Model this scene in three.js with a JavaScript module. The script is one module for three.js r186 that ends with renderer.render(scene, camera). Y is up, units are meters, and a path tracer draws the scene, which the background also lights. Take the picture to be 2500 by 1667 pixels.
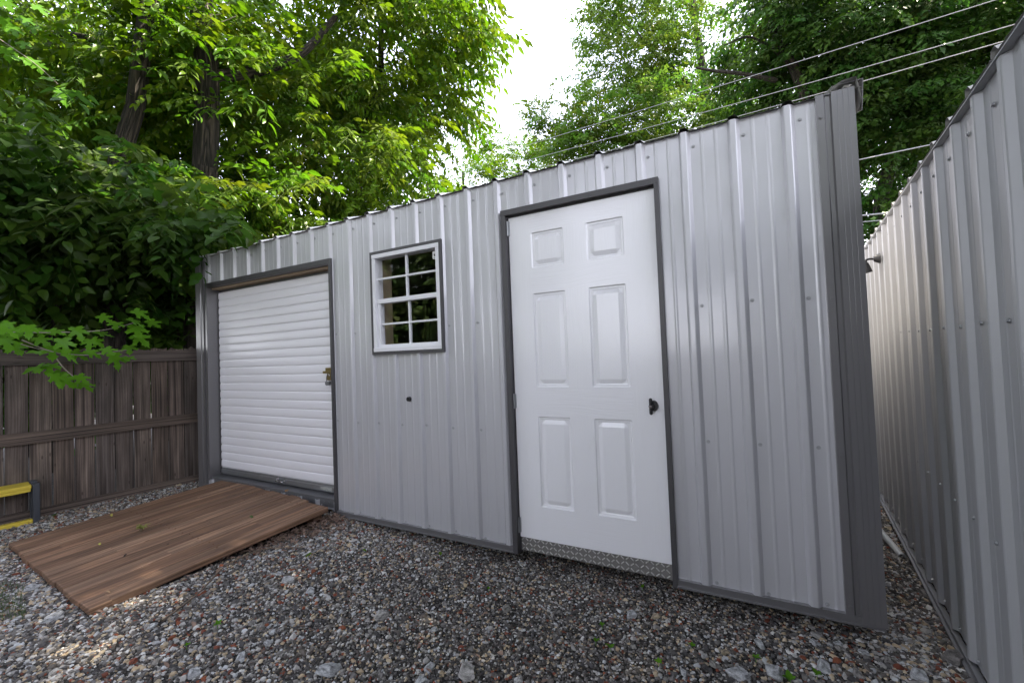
import * as THREE from 'three';
import { mergeGeometries } from 'three/addons/utils/BufferGeometryUtils.js';
import { RoundedBoxGeometry } from 'three/addons/geometries/RoundedBoxGeometry.js';

// ---------------------------------------------------------------- camera, sky, sun, exposure
const scene = new THREE.Scene();
const camera = new THREE.PerspectiveCamera(77.19, 1024 / 682, 0.05, 400);
camera.rotation.order = 'YXZ';
camera.rotation.set(0.0283, 0.4913, -0.0388);
camera.position.set(1.3826, 1.1510, 2.3998);
camera.updateMatrixWorld(true);
const SUN = new THREE.Vector3(0.45, 0.86, -0.24).normalize();
{ // hazy bright summer sky with a soft glow round the sun
  const W = 512, H = 256, d = new Float32Array(W * H * 4), v = new THREE.Vector3();
  for (let j = 0; j < H; j++) for (let i = 0; i < W; i++) {
    const el = ((j + 0.5) / H - 0.5) * Math.PI, az = ((i + 0.5) / W - 0.5) * 2 * Math.PI;
    v.set(Math.cos(el) * Math.cos(az), Math.sin(el), Math.cos(el) * Math.sin(az));
    const t = Math.max(0, v.y), g = Math.pow(Math.max(0, v.dot(SUN)), 10) * 0.5;
    const h = Math.pow(1 - t, 2.2), o = (j * W + i) * 4;
    d[o] = 0.74 + 0.32 * h + g; d[o + 1] = 0.78 + 0.28 * h + g; d[o + 2] = 1.00 + 0.12 * h + 0.95 * g; d[o + 3] = 1;
    if (v.y < 0) { d[o] *= 0.5; d[o + 1] *= 0.5; d[o + 2] *= 0.5; }
  }
  const sky = new THREE.DataTexture(d, W, H, THREE.RGBAFormat, THREE.FloatType);
  sky.mapping = THREE.EquirectangularReflectionMapping; sky.magFilter = THREE.LinearFilter; sky.minFilter = THREE.LinearFilter;
  sky.needsUpdate = true; scene.background = sky; scene.environment = sky;
}
const sun = new THREE.DirectionalLight(0xfff2dc, 5);
sun.position.copy(SUN).multiplyScalar(40); sun.castShadow = true; sun.shadow.radius = 1;
Object.assign(sun.shadow.camera, { left: -20, right: 20, top: 20, bottom: -20, near: 1, far: 90 });
sun.shadow.mapSize.set(4096, 4096);
scene.add(sun, sun.target);
const renderer = new THREE.WebGLRenderer({ antialias: true });
renderer.toneMapping = THREE.LinearToneMapping;
renderer.toneMappingExposure = 4.15;
renderer.shadowMap.enabled = true;

// ---------------------------------------------------------------- helpers
let seed = 12345;
function rnd() { seed = (seed + 0x6D2B79F5) | 0; let t = Math.imul(seed ^ (seed >>> 15), 1 | seed); t = (t + Math.imul(t ^ (t >>> 7), 61 | t)) ^ t; return ((t ^ (t >>> 14)) >>> 0) / 4294967296; }
const rr = (a, b) => a + (b - a) * rnd();
const gauss = () => Math.sqrt(-2 * Math.log(rnd() + 1e-9)) * Math.cos(6.28318 * rnd());
const V = (x, y, z) => new THREE.Vector3(x, y, z);
const lerp = (a, b, t) => a + (b - a) * t, sst = (a, b, x) => { const t = Math.min(1, Math.max(0, (x - a) / (b - a))); return t * t * (3 - 2 * t); };
function hash(i, j, k = 0) { let h = Math.imul(i, 374761393) ^ Math.imul(j, 668265263) ^ Math.imul(k, 2147483647 - 61); h = Math.imul(h ^ (h >>> 13), 1274126177); return ((h ^ (h >>> 16)) >>> 0) / 4294967296; }
function vnoise(x, y, k = 0, px = 0, py = 0) { // value noise, tiling when px, py are given
  const i = Math.floor(x), j = Math.floor(y), f = x - i, g = y - j, u = f * f * (3 - 2 * f), w = g * g * (3 - 2 * g);
  const m = (a, n) => n ? ((a % n) + n) % n : a;
  return lerp(lerp(hash(m(i, px), m(j, py), k), hash(m(i + 1, px), m(j, py), k), u), lerp(hash(m(i, px), m(j + 1, py), k), hash(m(i + 1, px), m(j + 1, py), k), u), w);
}
function fbm(x, y, k = 0, n = 4) { let s = 0, a = 0.5; for (let o = 0; o < n; o++) { s += a * vnoise(x, y, k + o * 17); x *= 2.03; y *= 2.03; a *= 0.5; } return s / (1 - Math.pow(0.5, n)); }
// a point from a pixel of the photograph at a distance along the lens axis
function P(u, v, d) { return V((u - 1250) / 1044.36 * d, (833.5 - v) / 1044.36 * d, -d).applyMatrix4(camera.matrixWorld); }
function inFrame(p) { const q = p.clone().applyMatrix4(camera.matrixWorldInverse); if (q.z > -0.2) return null; const u = 1250 + 1044.36 * q.x / -q.z, v = 833.5 - 1044.36 * q.y / -q.z; return u > -30 && u < 2530 && v > -30 && v < 1700 ? -q.z : null; }
const used = {};
function numbered(n) { const k = used[n] = (used[n] ?? -1) + 1; return k ? `${n}_${String(k).padStart(3, '0')}` : n; }
function tag(o, label, category, group, kind) { if (label) o.userData.label = label; if (category) o.userData.category = category; if (group) o.userData.group = group; if (kind) o.userData.kind = kind; return o; }
function thing(name, label, category, pos = [0, 0, 0], turn = 0, group) { const o = new THREE.Group(); o.name = numbered(name); o.position.set(...pos); o.rotation.y = turn; scene.add(o); return tag(o, label, category, group); }
function part(name, g, m, parent) { const o = new THREE.Mesh(Array.isArray(g) ? mergeGeometries(g.map(a => a.index ? a.toNonIndexed() : a)) : g, m); o.name = name; o.castShadow = o.receiveShadow = true; parent.add(o); return o; }
function bx(x0, x1, y0, y1, z0, z1) { const g = new THREE.BoxGeometry(x1 - x0, y1 - y0, z1 - z0); g.translate((x0 + x1) / 2, (y0 + y1) / 2, (z0 + z1) / 2); return g; }
function rbx(x0, x1, y0, y1, z0, z1, r = 0.003) { const g = new RoundedBoxGeometry(x1 - x0, y1 - y0, z1 - z0, 1, r); g.translate((x0 + x1) / 2, (y0 + y1) / 2, (z0 + z1) / 2); return g; }
function tube(pts, r0, r1 = r0, seg = 12, rad = 6) { // tapered tube along points
  const c = new THREE.CatmullRomCurve3(pts), g = new THREE.TubeGeometry(c, seg, 1, rad, false), p = g.attributes.position, n = g.attributes.normal;
  for (let i = 0; i <= seg; i++) { const q = c.getPointAt(i / seg), r = lerp(r0, r1, i / seg); for (let j = 0; j <= rad; j++) { const k = i * (rad + 1) + j; p.setXYZ(k, q.x + n.getX(k) * r, q.y + n.getY(k) * r, q.z + n.getZ(k) * r); } }
  return g;
}
function dataTex(w, h, f, srgb, rx = 1, ry = 1) {
  const d = new Uint8Array(w * h * 4);
  for (let j = 0; j < h; j++) for (let i = 0; i < w; i++) { const c = f(i / w, j / h, i, j), o = (j * w + i) * 4; for (let k = 0; k < 3; k++) d[o + k] = Math.max(0, Math.min(255, (typeof c === 'number' ? c : c[k]) * 255)); d[o + 3] = 255; }
  const t = new THREE.DataTexture(d, w, h); t.wrapS = t.wrapT = THREE.RepeatWrapping; t.magFilter = THREE.LinearFilter; t.minFilter = THREE.LinearMipmapLinearFilter; t.generateMipmaps = true;
  if (srgb) t.colorSpace = THREE.SRGBColorSpace; t.repeat.set(rx, ry); t.needsUpdate = true; return t;
}
const std = (r, g, b, rough, o = {}) => new THREE.MeshPhysicalMaterial({ color: new THREE.Color().setRGB(r, g, b), roughness: rough, side: THREE.DoubleSide, ...o });

// ---------------------------------------------------------------- materials
const speckle = dataTex(256, 256, (u, v, i, j) => 0.5 + 0.25 * (hash(i, j, 3) - 0.5) + 0.25 * (vnoise(u * 64, v * 64, 4, 64, 64) - 0.5), false, 6, 6);
const smudge = dataTex(256, 256, (u, v) => 0.40 + 0.05 * vnoise(u * 6, v * 6, 31, 6, 6) + 0.04 * vnoise(u * 40, v * 8, 32, 40, 8), false, 1.3, 0.9);
const M = {
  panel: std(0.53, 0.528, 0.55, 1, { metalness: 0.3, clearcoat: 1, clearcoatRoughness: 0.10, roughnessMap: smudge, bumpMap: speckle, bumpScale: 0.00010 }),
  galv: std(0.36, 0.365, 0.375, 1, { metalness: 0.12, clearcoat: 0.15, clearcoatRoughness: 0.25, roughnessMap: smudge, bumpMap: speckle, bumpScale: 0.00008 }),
  roof: std(0.56, 0.55, 0.53, 0.35, { metalness: 0.15 }),
  char: std(0.07, 0.067, 0.07, 0.42, { metalness: 0.1, bumpMap: speckle, bumpScale: 0.00006 }),
  charTrim: std(0.15, 0.146, 0.149, 0.3, { metalness: 0.25, clearcoat: 0.8, clearcoatRoughness: 0.18, bumpMap: speckle, bumpScale: 0.00006 }),
  white: std(0.78, 0.78, 0.80, 0.34),
  shutter: std(0.82, 0.81, 0.84, 0.32, { clearcoat: 0.6, clearcoatRoughness: 0.2, bumpMap: speckle, bumpScale: 0.00005 }),
  steel: std(0.36, 0.37, 0.38, 0.38, { metalness: 0.8 }),
  dullSteel: std(0.22, 0.22, 0.23, 0.45, { metalness: 0.6 }),
  plate: std(0.30, 0.29, 0.275, 0.42, { metalness: 0.6 }),
  steelBright: std(0.7, 0.69, 0.67, 0.3, { metalness: 0.7 }),
  chrome: std(0.6, 0.6, 0.62, 0.16, { metalness: 1 }),
  brass: std(0.25, 0.19, 0.07, 0.42, { metalness: 0.7 }),
  rust: std(0.16, 0.07, 0.03, 0.8),
  black: std(0.018, 0.018, 0.02, 0.38),
  stud: std(0.42, 0.32, 0.22, 0.75),
  inside: std(0.10, 0.085, 0.07, 0.9),
  glass: new THREE.MeshPhysicalMaterial({ color: 0xffffff, transmission: 1, thickness: 0, roughness: 0, ior: 1.55, side: THREE.DoubleSide }),
  pvc: std(0.36, 0.37, 0.38, 0.45),
  yellow: std(0.62, 0.47, 0.05, 0.5),
  darkPlastic: std(0.045, 0.05, 0.06, 0.5),
};

// weathered fence boards, ramp planks, bark, door grain
function woodTex(k, base, dark, o = {}) {
  return dataTex(128, 512, (u, v) => {
    const w = u + 0.03 * Math.sin(v * 9 + k) + 0.05 * (vnoise(u * 3, v * 4, k) - 0.5);
    let g = 0.55 * vnoise(w * 26, v * 3, k) + 0.30 * vnoise(w * 60, v * 7, k + 1) + 0.15 * vnoise(u * 128, v * 90, k + 2);
    const blot = fbm(u * 2, v * 5, k + 7, 3), st = sst(0.60, 0.85, vnoise(u * 9, v * 1.6, k + 9)) * (o.stain ?? 0.6);
    let kn = 0; for (let q = 0; q < 3; q++) { const x = hash(q, k, 5), y = hash(q, k, 6), d = Math.hypot((u - x) * 0.3, (v - y)); kn = Math.max(kn, 1 - sst(0.006, 0.016, d)); }
    const t = Math.min(1, Math.max(0, (g - 0.5) * (o.contrast ?? 1.5) + 0.5)) * (1 - st) * (1 - 0.6 * kn);
    const b = 0.75 + 0.5 * blot;
    return [0, 1, 2].map(c => lerp(dark[c], base[c], t) * b);
  }, true);
}
const grainBump = dataTex(128, 512, (u, v) => 0.5 * vnoise(u * 30, v * 3, 41) + 0.35 * vnoise(u * 64, v * 6, 42) + 0.15 * vnoise(u * 128, v * 60, 43), false);
const fenceMats = [0, 1, 2, 3, 4].map(k => std(1, 1, 1, 0.9, { map: woodTex(50 + k * 31, [[0.56, 0.50, 0.455], [0.51, 0.465, 0.43], [0.54, 0.475, 0.42], [0.48, 0.445, 0.42], [0.58, 0.525, 0.475]][k], [0.20, 0.165, 0.148], { contrast: 0.9, stain: 0.7 }), bumpMap: grainBump, bumpScale: 0.0016 }));
const rampMats = [0, 1, 2, 3].map(k => std(1, 1, 1, 0.72, { map: woodTex(300 + k * 37, [[0.65, 0.515, 0.41], [0.575, 0.445, 0.345], [0.71, 0.575, 0.465], [0.61, 0.47, 0.365]][k], [0.34, 0.245, 0.18], { stain: 0.45, contrast: 1.2 }), bumpMap: grainBump, bumpScale: 0.0012 }));
const barkTex = dataTex(256, 512, (u, v) => { const a = Math.abs(vnoise(u * 14 + 1.5 * vnoise(u * 4, v * 9, 71, 4, 9), v * 10, 70, 0, 10) - 0.5) * 2, b = vnoise(u * 60, v * 60, 72, 60, 60); const t = 0.3 + 0.6 * a + 0.2 * (b - 0.5); return [0.35 * t, 0.315 * t, 0.275 * t]; }, true, 2, 3);
const barkBump = dataTex(256, 512, (u, v) => Math.abs(vnoise(u * 14 + 1.5 * vnoise(u * 4, v * 9, 71, 4, 9), v * 10, 70, 0, 10) - 0.5) * 2, false, 2, 3);
M.bark = std(1, 1, 1, 0.95, { map: barkTex, bumpMap: barkBump, bumpScale: 0.02 });
M.twig = std(0.30, 0.26, 0.21, 0.85);

// ---------------------------------------------------------------- ground
const gy = (x, z) => -0.105 - 0.068 * sst(-1.7, 0.7, x) - 0.02 * sst(0.14, 0.0, z) * sst(-1.5, -0.9, x) - 0.03 * sst(-0.2, -1.6, z) * sst(1.5, 2.0, x) + 0.012 * (fbm(x * 2.2, z * 2.2, 80, 3) - 0.5) - 0.02 * sst(0.9, 2.2, z) * sst(-1, 1.5, x);
const groundTex = dataTex(512, 512, (u, v, i, j) => {
  const a = vnoise(u * 20, v * 20, 90, 20, 20), b = vnoise(u * 120, v * 120, 91, 120, 120), c = hash(i, j, 92);
  const t = 0.14 + 0.10 * (a - 0.5) + 0.22 * (b - 0.5) + 0.16 * (c - 0.5); return [t * 1.04, t * 0.96, t * 0.88];
}, true);
{
  const g = new THREE.PlaneGeometry(1, 1, 260, 260), p = g.attributes.position, uv = g.attributes.uv;
  for (let i = 0; i < p.count; i++) { // denser near the shed, reaching the horizon
    const f = s => { const a = s * 2; return 5.5 * a + 90 * Math.pow(Math.abs(a), 7) * Math.sign(a); };
    const x = f(p.getX(i)) - 1, z = f(p.getY(i)) + 1; p.setXYZ(i, x, gy(Math.max(-8, Math.min(4, x)), Math.max(-6, Math.min(6, z))), z); uv.setXY(i, x / 0.9, z / 0.9);
  }
  const ix = g.index.array; for (let k = 0; k < ix.length; k += 3) { const t = ix[k]; ix[k] = ix[k + 2]; ix[k + 2] = t; }
  g.computeVertexNormals();
  const o = part('ground', g, std(1, 1, 1, 0.95, { map: groundTex, bumpMap: groundTex, bumpScale: 0.012 }), scene); o.userData.kind = 'structure';
}

// ---------------------------------------------------------------- corrugated sheet
const RIB = 0.2286;
function ribProfile(x0, x1, minor = true) { // [x, height] across ribs, rib k starts at k * RIB
  const pts = [[0, 0], [0.010, 0.017], [0.015, 0.0195], [0.036, 0.0195], [0.041, 0.017], [0.056, 0], ...(minor ? [[0.1, 0], [0.107, 0.0018], [0.113, 0.0018], [0.120, 0], [0.165, 0], [0.172, 0.0018], [0.178, 0.0018], [0.185, 0]] : []), [0.2285, 0]];
  const out = []; const at = x => { const k = Math.floor(x / RIB), f = x - k * RIB; for (let i = 0; i < pts.length - 1; i++) if (f <= pts[i + 1][0]) return lerp(pts[i][1], pts[i + 1][1], (f - pts[i][0]) / (pts[i + 1][0] - pts[i][0])); return 0; };
  out.push([x0, at(x0)]);
  for (let k = Math.floor(x0 / RIB) - 1; k <= x1 / RIB + 1; k++) for (const [a, h] of pts) { const x = k * RIB + a; if (x > x0 + 1e-4 && x < x1 - 1e-4) out.push([x, h]); }
  out.push([x1, at(x1)]); return out;
}
function sheet(x0, x1, y0, y1, o = {}) { // corrugated sheet in the xy plane, ribs along y, heights along z; slight waviness as rolled sheet has
  const pr = o.profile ?? ribProfile(x0, x1), n = Math.max(2, Math.round((y1 - y0) / 0.08)), pos = [], uv = [], idx = [];
  const t0 = o.thick ?? 0.0012;
  for (let i = 0; i < pr.length - 1; i++) { // every facet has its own vertices: crisp folds
    const b = pos.length / 3;
    for (let j = 0; j <= n; j++) for (const q of [pr[i], pr[i + 1]]) {
      const y = lerp(y0, y1, j / n), w = (o.wave ?? 0.0011) * (vnoise(q[0] * 2.4 + 7, y * 1.9, o.k ?? 11) + 0.5 * vnoise(q[0] * 7, y * 4, (o.k ?? 11) + 1) - 0.75);
      pos.push(q[0], y, q[1] + w); uv.push(q[0], y);
    }
    for (let j = 0; j < n; j++) { const a = b + j * 2; idx.push(a, a + 1, a + 3, a, a + 3, a + 2); }
  }
  const g = new THREE.BufferGeometry(); g.setAttribute('position', new THREE.Float32BufferAttribute(pos, 3)); g.setAttribute('uv', new THREE.Float32BufferAttribute(uv, 2)); g.setIndex(idx); g.computeVertexNormals(); return g;
}
const screwGeo = (() => { const a = new THREE.CylinderGeometry(0.0055, 0.006, 0.005, 6); a.rotateX(Math.PI / 2); a.translate(0, 0, 0.004); const b = new THREE.CylinderGeometry(0.0085, 0.009, 0.0018, 10); b.rotateX(Math.PI / 2); b.translate(0, 0, 0.0012); return mergeGeometries([a, b]); })();

// ---------------------------------------------------------------- the shed
const YB = -0.07, YT = 2.270, DEP = -2.75;
const shed = thing('metal_shed', 'light grey ribbed metal shed with white door, small window and white roller door', 'shed');
{
  const OP = [[-3.425, -1.567, 0.0, 1.955], [-1.082, -0.426, 1.195, 1.95], [0.068, 1.032, -0.2, 2.06]]; // roller door, window, entry door
  const edges = []; for (let x = -3.62; x < 1.86; x += RIB * 4) edges.push(x); edges.push(1.86);
  const seams = [-3.60, -2.743, -1.829, -0.914, 0, 0.914, 1.74];
  for (let i = 0; i < seams.length - 1; i++) {
    const a = seams[i] + (i ? 0.001 : 0), b = seams[i + 1] + (i < seams.length - 2 ? 0.001 : 0);
    const cut = [a, b, ...OP.flatMap(o => [o[0], o[1]]).filter(x => x > a + 1e-3 && x < b - 1e-3)].sort((p, q) => p - q);
    for (let c = 0; c < cut.length - 1; c++) {
      const m = (cut[c] + cut[c + 1]) / 2, o = OP.find(q => m > q[0] && m < q[1]);
      const ys = o ? [[YB, o[2]], [o[3], YT]] : [[YB, YT]];
      for (const [p, q] of ys) if (q > p + 0.01) part('wall_panel', sheet(cut[c], cut[c + 1], p, q, { k: 11 + i * 3 }), M.panel, shed).position.z = (i % 2) * 0.0012;
    }
  }
  // screws in the flats beside each rib
  for (const y of [-0.045, 0.66, 1.36, 2.19]) for (let k = -16; k < 8; k++) {
    const x = k * RIB + 0.072; if (x < -3.45 || x > 1.72) continue;
    if (OP.some(o => x > o[0] - 0.02 && x < o[1] + 0.02 && y > o[2] - 0.03 && y < o[3] + 0.05)) continue;
    if (y === 0.66 && x < -3.4) continue;
    const s = part('screw', screwGeo, M.galv, shed); s.position.set(x + rr(-0.004, 0.004), y + rr(-0.006, 0.006), 0.002); s.rotation.z = rnd() * 3;
  }
  // base trim
  for (const [a, b] of [[-3.615, -3.30], [-1.555, 0.066], [1.03, 1.872]]) part('base_trim', [bx(a, b, -0.092, -0.058, -0.004, 0.0235), bx(a, b, -0.0945, -0.0905, 0.0235, 0.034)], M.charTrim, shed);
  // corner trims: folded strip with flutes
  const corner = (x, s) => {
    const pr = [[0, 0.002], [0.0, 0.024], [0.030, 0.0245], [0.036, 0.016], [0.052, 0.016], [0.058, 0.026], [0.078, 0.026], [0.0795, 0.0248], [0.081, 0.026], [0.098, 0.026], [0.0995, 0.0248], [0.101, 0.026], [0.118, 0.026], [0.1195, 0.0248], [0.121, 0.026], [0.142, 0.026]].map(([a, h]) => [s > 0 ? x - 0.142 + a : x + 0.142 - a, h]);
    if (s < 0) pr.reverse();
    const side = sheet(0, 0.142, -0.085, YT + 0.01, { profile: [[0, 0], [0.05, 0], [0.0515, -0.0025], [0.054, 0], [0.142, 0]], wave: 0.0004 });
    side.rotateY(s > 0 ? Math.PI / 2 : -Math.PI / 2); side.translate(x, 0, s > 0 ? 0.026 : 0.026 - 0.142);
    part('corner_trim', [sheet(0, 1, -0.085, YT + 0.005, { profile: pr, wave: 0.0008 }), side], M.charTrim, shed);
  };
  corner(1.878, 1); corner(-3.622, -1);
  for (const y of [-0.02, 0.64, 1.34, 2.17]) { const s = part('screw', screwGeo, M.charTrim, shed); s.position.set(1.752, y, 0.0245); }
  // other walls, floor, skids, studs, rafters
  const rs = sheet(0.125, -DEP, YB, YT - 0.02, { k: 77 }); rs.rotateY(Math.PI / 2); part('side_wall', rs, M.panel, shed).position.x = 1.85;
  const ls = sheet(DEP, -0.125, YB, YT - 0.02, { k: 78 }); ls.rotateY(-Math.PI / 2); part('side_wall', ls, M.panel, shed).position.x = -3.597;
  const bw = sheet(-3.6, 1.85, YB, 2.24, { k: 79 }); bw.rotateY(Math.PI); bw.translate(-1.75, 0, DEP); part('back_wall', bw, M.panel, shed);
  part('floor', bx(-3.58, 1.84, -0.075, -0.05, DEP + 0.02, -0.03), M.inside, shed);
  for (const z of [-0.32, -1.35, -2.4]) part('skid', rbx(-3.5, 1.78, -0.22, -0.078, z - 0.07, z + 0.07, 0.006), M.inside, shed);
  for (const x of [-3.56, -3.462, -1.53, -1.124, -0.422, 0.02, 1.05, 1.66]) part('stud', bx(x, x + 0.038, -0.05, 2.16, -0.115, -0.026), M.stud, shed);
  for (const x of [-2.8, -2.2, -1.6, -1, -0.4, 0.2, 0.8, 1.4]) part('stud', bx(x, x + 0.038, -0.05, 1.95, DEP + 0.03, DEP + 0.12), M.stud, shed);
  part('top_plate', bx(-3.57, 1.83, 2.162, 2.24, -0.115, -0.026), M.stud, shed);
  part('header', bx(-3.42, -1.575, 1.93, 2.02, -0.19, -0.028), M.stud, shed);
  part('window_stud', bx(-1.118, -1.088, 1.0, 2.1, -0.19, -0.117), M.stud, shed);
  part('header', bx(-1.08, -0.427, 1.955, 2.04, -0.115, -0.03), M.stud, shed);
  part('window_sill_board', bx(-1.08, -0.427, 1.15, 1.19, -0.115, -0.03), M.stud, shed);
  // inner lining so that no light leaks through the shell
  part('inner_lining', [bx(-3.59, 1.84, -0.05, 2.25, DEP + 0.008, DEP + 0.02), bx(-3.59, -3.575, -0.05, 2.16, DEP + 0.02, -0.13), bx(1.826, 1.84, -0.05, 2.16, DEP + 0.02, -0.13)], M.inside, shed);
  // gable roof with its ridge along the shed: sheet ribs run up the slope
  const PITCH = 0.325, SL = 1.47;
  const rf = sheet(-3.70, 1.905, 0.0, SL, { k: 91, wave: 0.002 }); rf.rotateX(-Math.PI / 2);
  const roof = part('roof', rf, M.roof, shed); roof.position.set(0, 2.266, 0.025); roof.rotation.x = PITCH;
  const rb = sheet(-3.70, 1.905, 0.0, SL + 0.03, { k: 92, wave: 0.002 }); rb.rotateX(-Math.PI / 2); rb.rotateY(Math.PI); rb.translate(-1.795, 0, 0);
  const roofB = part('roof', rb, M.roof, shed); roofB.position.set(0, 2.26, -2.79); roofB.rotation.x = -PITCH;
  part('roof_deck', bx(-3.60, 1.85, -0.022, -0.006, -SL + 0.01, -0.03), M.stud, shed).position.set(0, 2.262, 0.0); shed.children.at(-1).rotation.x = PITCH;
  part('roof_deck', bx(-3.60, 1.85, -0.022, -0.006, -0.01, SL - 0.01), M.stud, shed).position.set(0, 2.256, -2.77); shed.children.at(-1).rotation.x = -PITCH;
  part('ridge_cap', [bx(-3.7, 1.905, -0.002, 0.001, -0.005, 0.13).rotateX(PITCH), bx(-3.7, 1.905, -0.002, 0.001, -0.13, 0.005).rotateX(-PITCH)], M.roof, shed).position.set(0, 2.775, -1.383);
  for (const x of [1.848, -3.598]) { const sh = new THREE.Shape(); sh.moveTo(0.03, 0); sh.lineTo(2.73, 0); sh.lineTo(1.383, 0.455); const g = new THREE.ExtrudeGeometry(sh, { depth: 0.012, bevelEnabled: false }); g.rotateY(Math.PI / 2); g.translate(x - 0.006, 2.238, 0); part('gable_panel', g, M.panel, shed); }
  // rake trims at both roof ends, the right one bent loose at its front end
  const rk = part('rake_trim', [bx(1.907, 1.910, -0.10, 0.03, -1.45, -0.01), bx(1.80, 1.909, 0.028, 0.031, -1.45, -0.02)], M.charTrim, shed); rk.position.set(0, 2.266, 0.03); rk.rotation.x = PITCH;
  const bent = [[1.795, 0.018], [1.835, 0.036], [1.884, 0.040], [1.890, 0.0], [1.898, -0.06], [1.889, -0.10]];
  { const pos = [], idx = []; bent.forEach(([x, y], i) => { pos.push(x, y, 0.038 + 0.004 * (i % 2), x + 0.003, y + 0.002, -0.1); }); for (let i = 0; i < bent.length - 1; i++) idx.push(2 * i, 2 * i + 1, 2 * i + 3, 2 * i, 2 * i + 3, 2 * i + 2); const g = new THREE.BufferGeometry(); g.setAttribute('position', new THREE.Float32BufferAttribute(pos, 3)); g.setAttribute('uv', new THREE.Float32BufferAttribute(pos.filter((_, i) => i % 3 !== 2), 2)); g.setIndex(idx); g.computeVertexNormals(); part('rake_flashing', g, M.roof, shed).position.y = 2.27; }
  const rl = part('rake_trim', bx(-3.706, -3.703, -0.08, 0.03, -1.45, 0.0), M.charTrim, shed); rl.position.set(0, 2.266, 0.03); rl.rotation.x = PITCH;

  // ---- roller door
  const rd = new THREE.Group(); rd.name = 'roller_door'; shed.add(rd); rd.userData.label = 'white corrugated roller door with grey bottom bar';
  const zr = -0.085, pitch = 0.0785, y0 = 0.098;
  for (let k = 0; k < 23; k++) {
    const y = y0 + k * pitch, pts = [[0, -0.005], [0.002, -0.0038], [0.006, 0.0008], [0.014, 0.0034], [0.034, 0.0042], [0.052, 0.0036], [0.066, 0.0020], [0.075, -0.0006], [0.0785, -0.0052]];
    const pos = [], uv = [], idx = []; const xs = [-3.40, -2.95, -2.5, -2.0, -1.585];
    for (let i = 0; i < pts.length; i++) for (const x of xs) { pos.push(x, y + pts[i][0], zr + pts[i][1] + 0.0016 * (vnoise(x * 1.7, y * 3, 130) - 0.5)); uv.push(x, y + pts[i][0]); }
    for (let i = 0; i < pts.length - 1; i++) for (let j = 0; j < xs.length - 1; j++) { const a = i * xs.length + j; idx.push(a, a + 1, a + xs.length + 1, a, a + xs.length + 1, a + xs.length); }
    const g = new THREE.BufferGeometry(); g.setAttribute('position', new THREE.Float32BufferAttribute(pos, 3)); g.setAttribute('uv', new THREE.Float32BufferAttribute(uv, 2)); g.setIndex(idx); g.computeVertexNormals();
    part('slat', g, M.shutter, rd);
  }
  part('back_sheet', bx(-3.41, -1.58, 0.03, 1.95, zr - 0.03, zr - 0.024), M.dullSteel, rd);
  part('bottom_bar', [rbx(-3.40, -1.587, 0.046, 0.082, zr - 0.01, zr + 0.012, 0.004), rbx(-3.40, -1.587, 0.076, 0.098, zr - 0.012, zr + 0.004, 0.003), bx(-3.40, -1.587, 0.030, 0.046, zr - 0.012, zr - 0.004)], M.steel, rd);
  { const h = part('pull_handle', [tube([V(-2.45, 0.082, zr + 0.012), V(-2.445, 0.072, zr + 0.04), V(-2.40, 0.062, zr + 0.045), V(-2.355, 0.066, zr + 0.04), V(-2.35, 0.072, zr + 0.012)], 0.005, 0.005, 16, 6), bx(-2.46, -2.44, 0.066, 0.090, zr + 0.012, zr + 0.016), bx(-2.36, -2.34, 0.062, 0.084, zr + 0.012, zr + 0.016)], M.chrome, rd); }
  { const c = document.createElement('canvas'); c.width = 256; c.height = 64; const x = c.getContext('2d'); x.fillStyle = '#9b9c98'; x.fillRect(0, 0, 256, 64); for (let i = 0; i < 60; i++) { x.fillStyle = ['#d8d8d2', '#8a8c8a', '#c4c4bc', '#77797a'][i % 4]; x.fillRect(hash(i, 1) * 250, hash(i, 2) * 60, 4 + hash(i, 3) * 18, 2 + hash(i, 4) * 8); } const t = new THREE.CanvasTexture(c); t.colorSpace = THREE.SRGBColorSpace;
    part('worn_label', bx(-1.86, -1.72, 0.047, 0.078, zr + 0.0125, zr + 0.0135), std(1, 1, 1, 0.6, { map: t }), rd);
    part('worn_label', bx(-1.685, -1.61, 0.05, 0.074, zr + 0.0125, zr + 0.0133), M.dullSteel, rd); }
  // latch at the right edge
  part('slide_latch', [rbx(-1.745, -1.59, 1.062, 1.092, zr + 0.008, zr + 0.028, 0.003), rbx(-1.772, -1.60, 1.045, 1.064, zr + 0.010, zr + 0.034, 0.003), rbx(-1.735, -1.63, 0.985, 1.045, zr + 0.008, zr + 0.022, 0.003)], M.brass, rd);
  // frame trims around the roller opening
  part('head_trim', [bx(-3.445, -1.548, 1.955, 1.99, -0.01, 0.024), bx(-3.43, -1.563, 1.944, 1.955, -0.09, 0.020)], M.char, shed);
  part('jamb_trim', [bx(-3.445, -3.415, -0.01, 1.955, -0.02, 0.024), bx(-3.43, -3.418, -0.005, 1.944, -0.115, -0.02)], M.charTrim, shed);
  part('jamb_trim', [bx(-1.575, -1.548, -0.088, 1.955, -0.01, 0.024), bx(-1.580, -1.568, -0.005, 1.944, -0.115, -0.01)], M.char, shed);
  // checker-plate sill
  const sp = new THREE.Group(); sp.name = 'roller_sill'; shed.add(sp);
  part('sill_plate', [bx(-3.415, -1.582, -0.052, 0.014, -0.02, 0.004), bx(-3.415, -1.582, 0.014, 0.02, -0.13, 0.005)], M.dullSteel, sp);
  for (let i = 0; i < 60; i++) { const b = part('tread_bar', new THREE.CapsuleGeometry(0.0022, 0.012, 2, 5), M.dullSteel, sp); b.position.set(-3.4 + i * 0.0305, -0.036 + (i % 2) * 0.028, 0.0045); b.rotation.z = i % 2 ? 0.8 : -0.8; }

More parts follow.
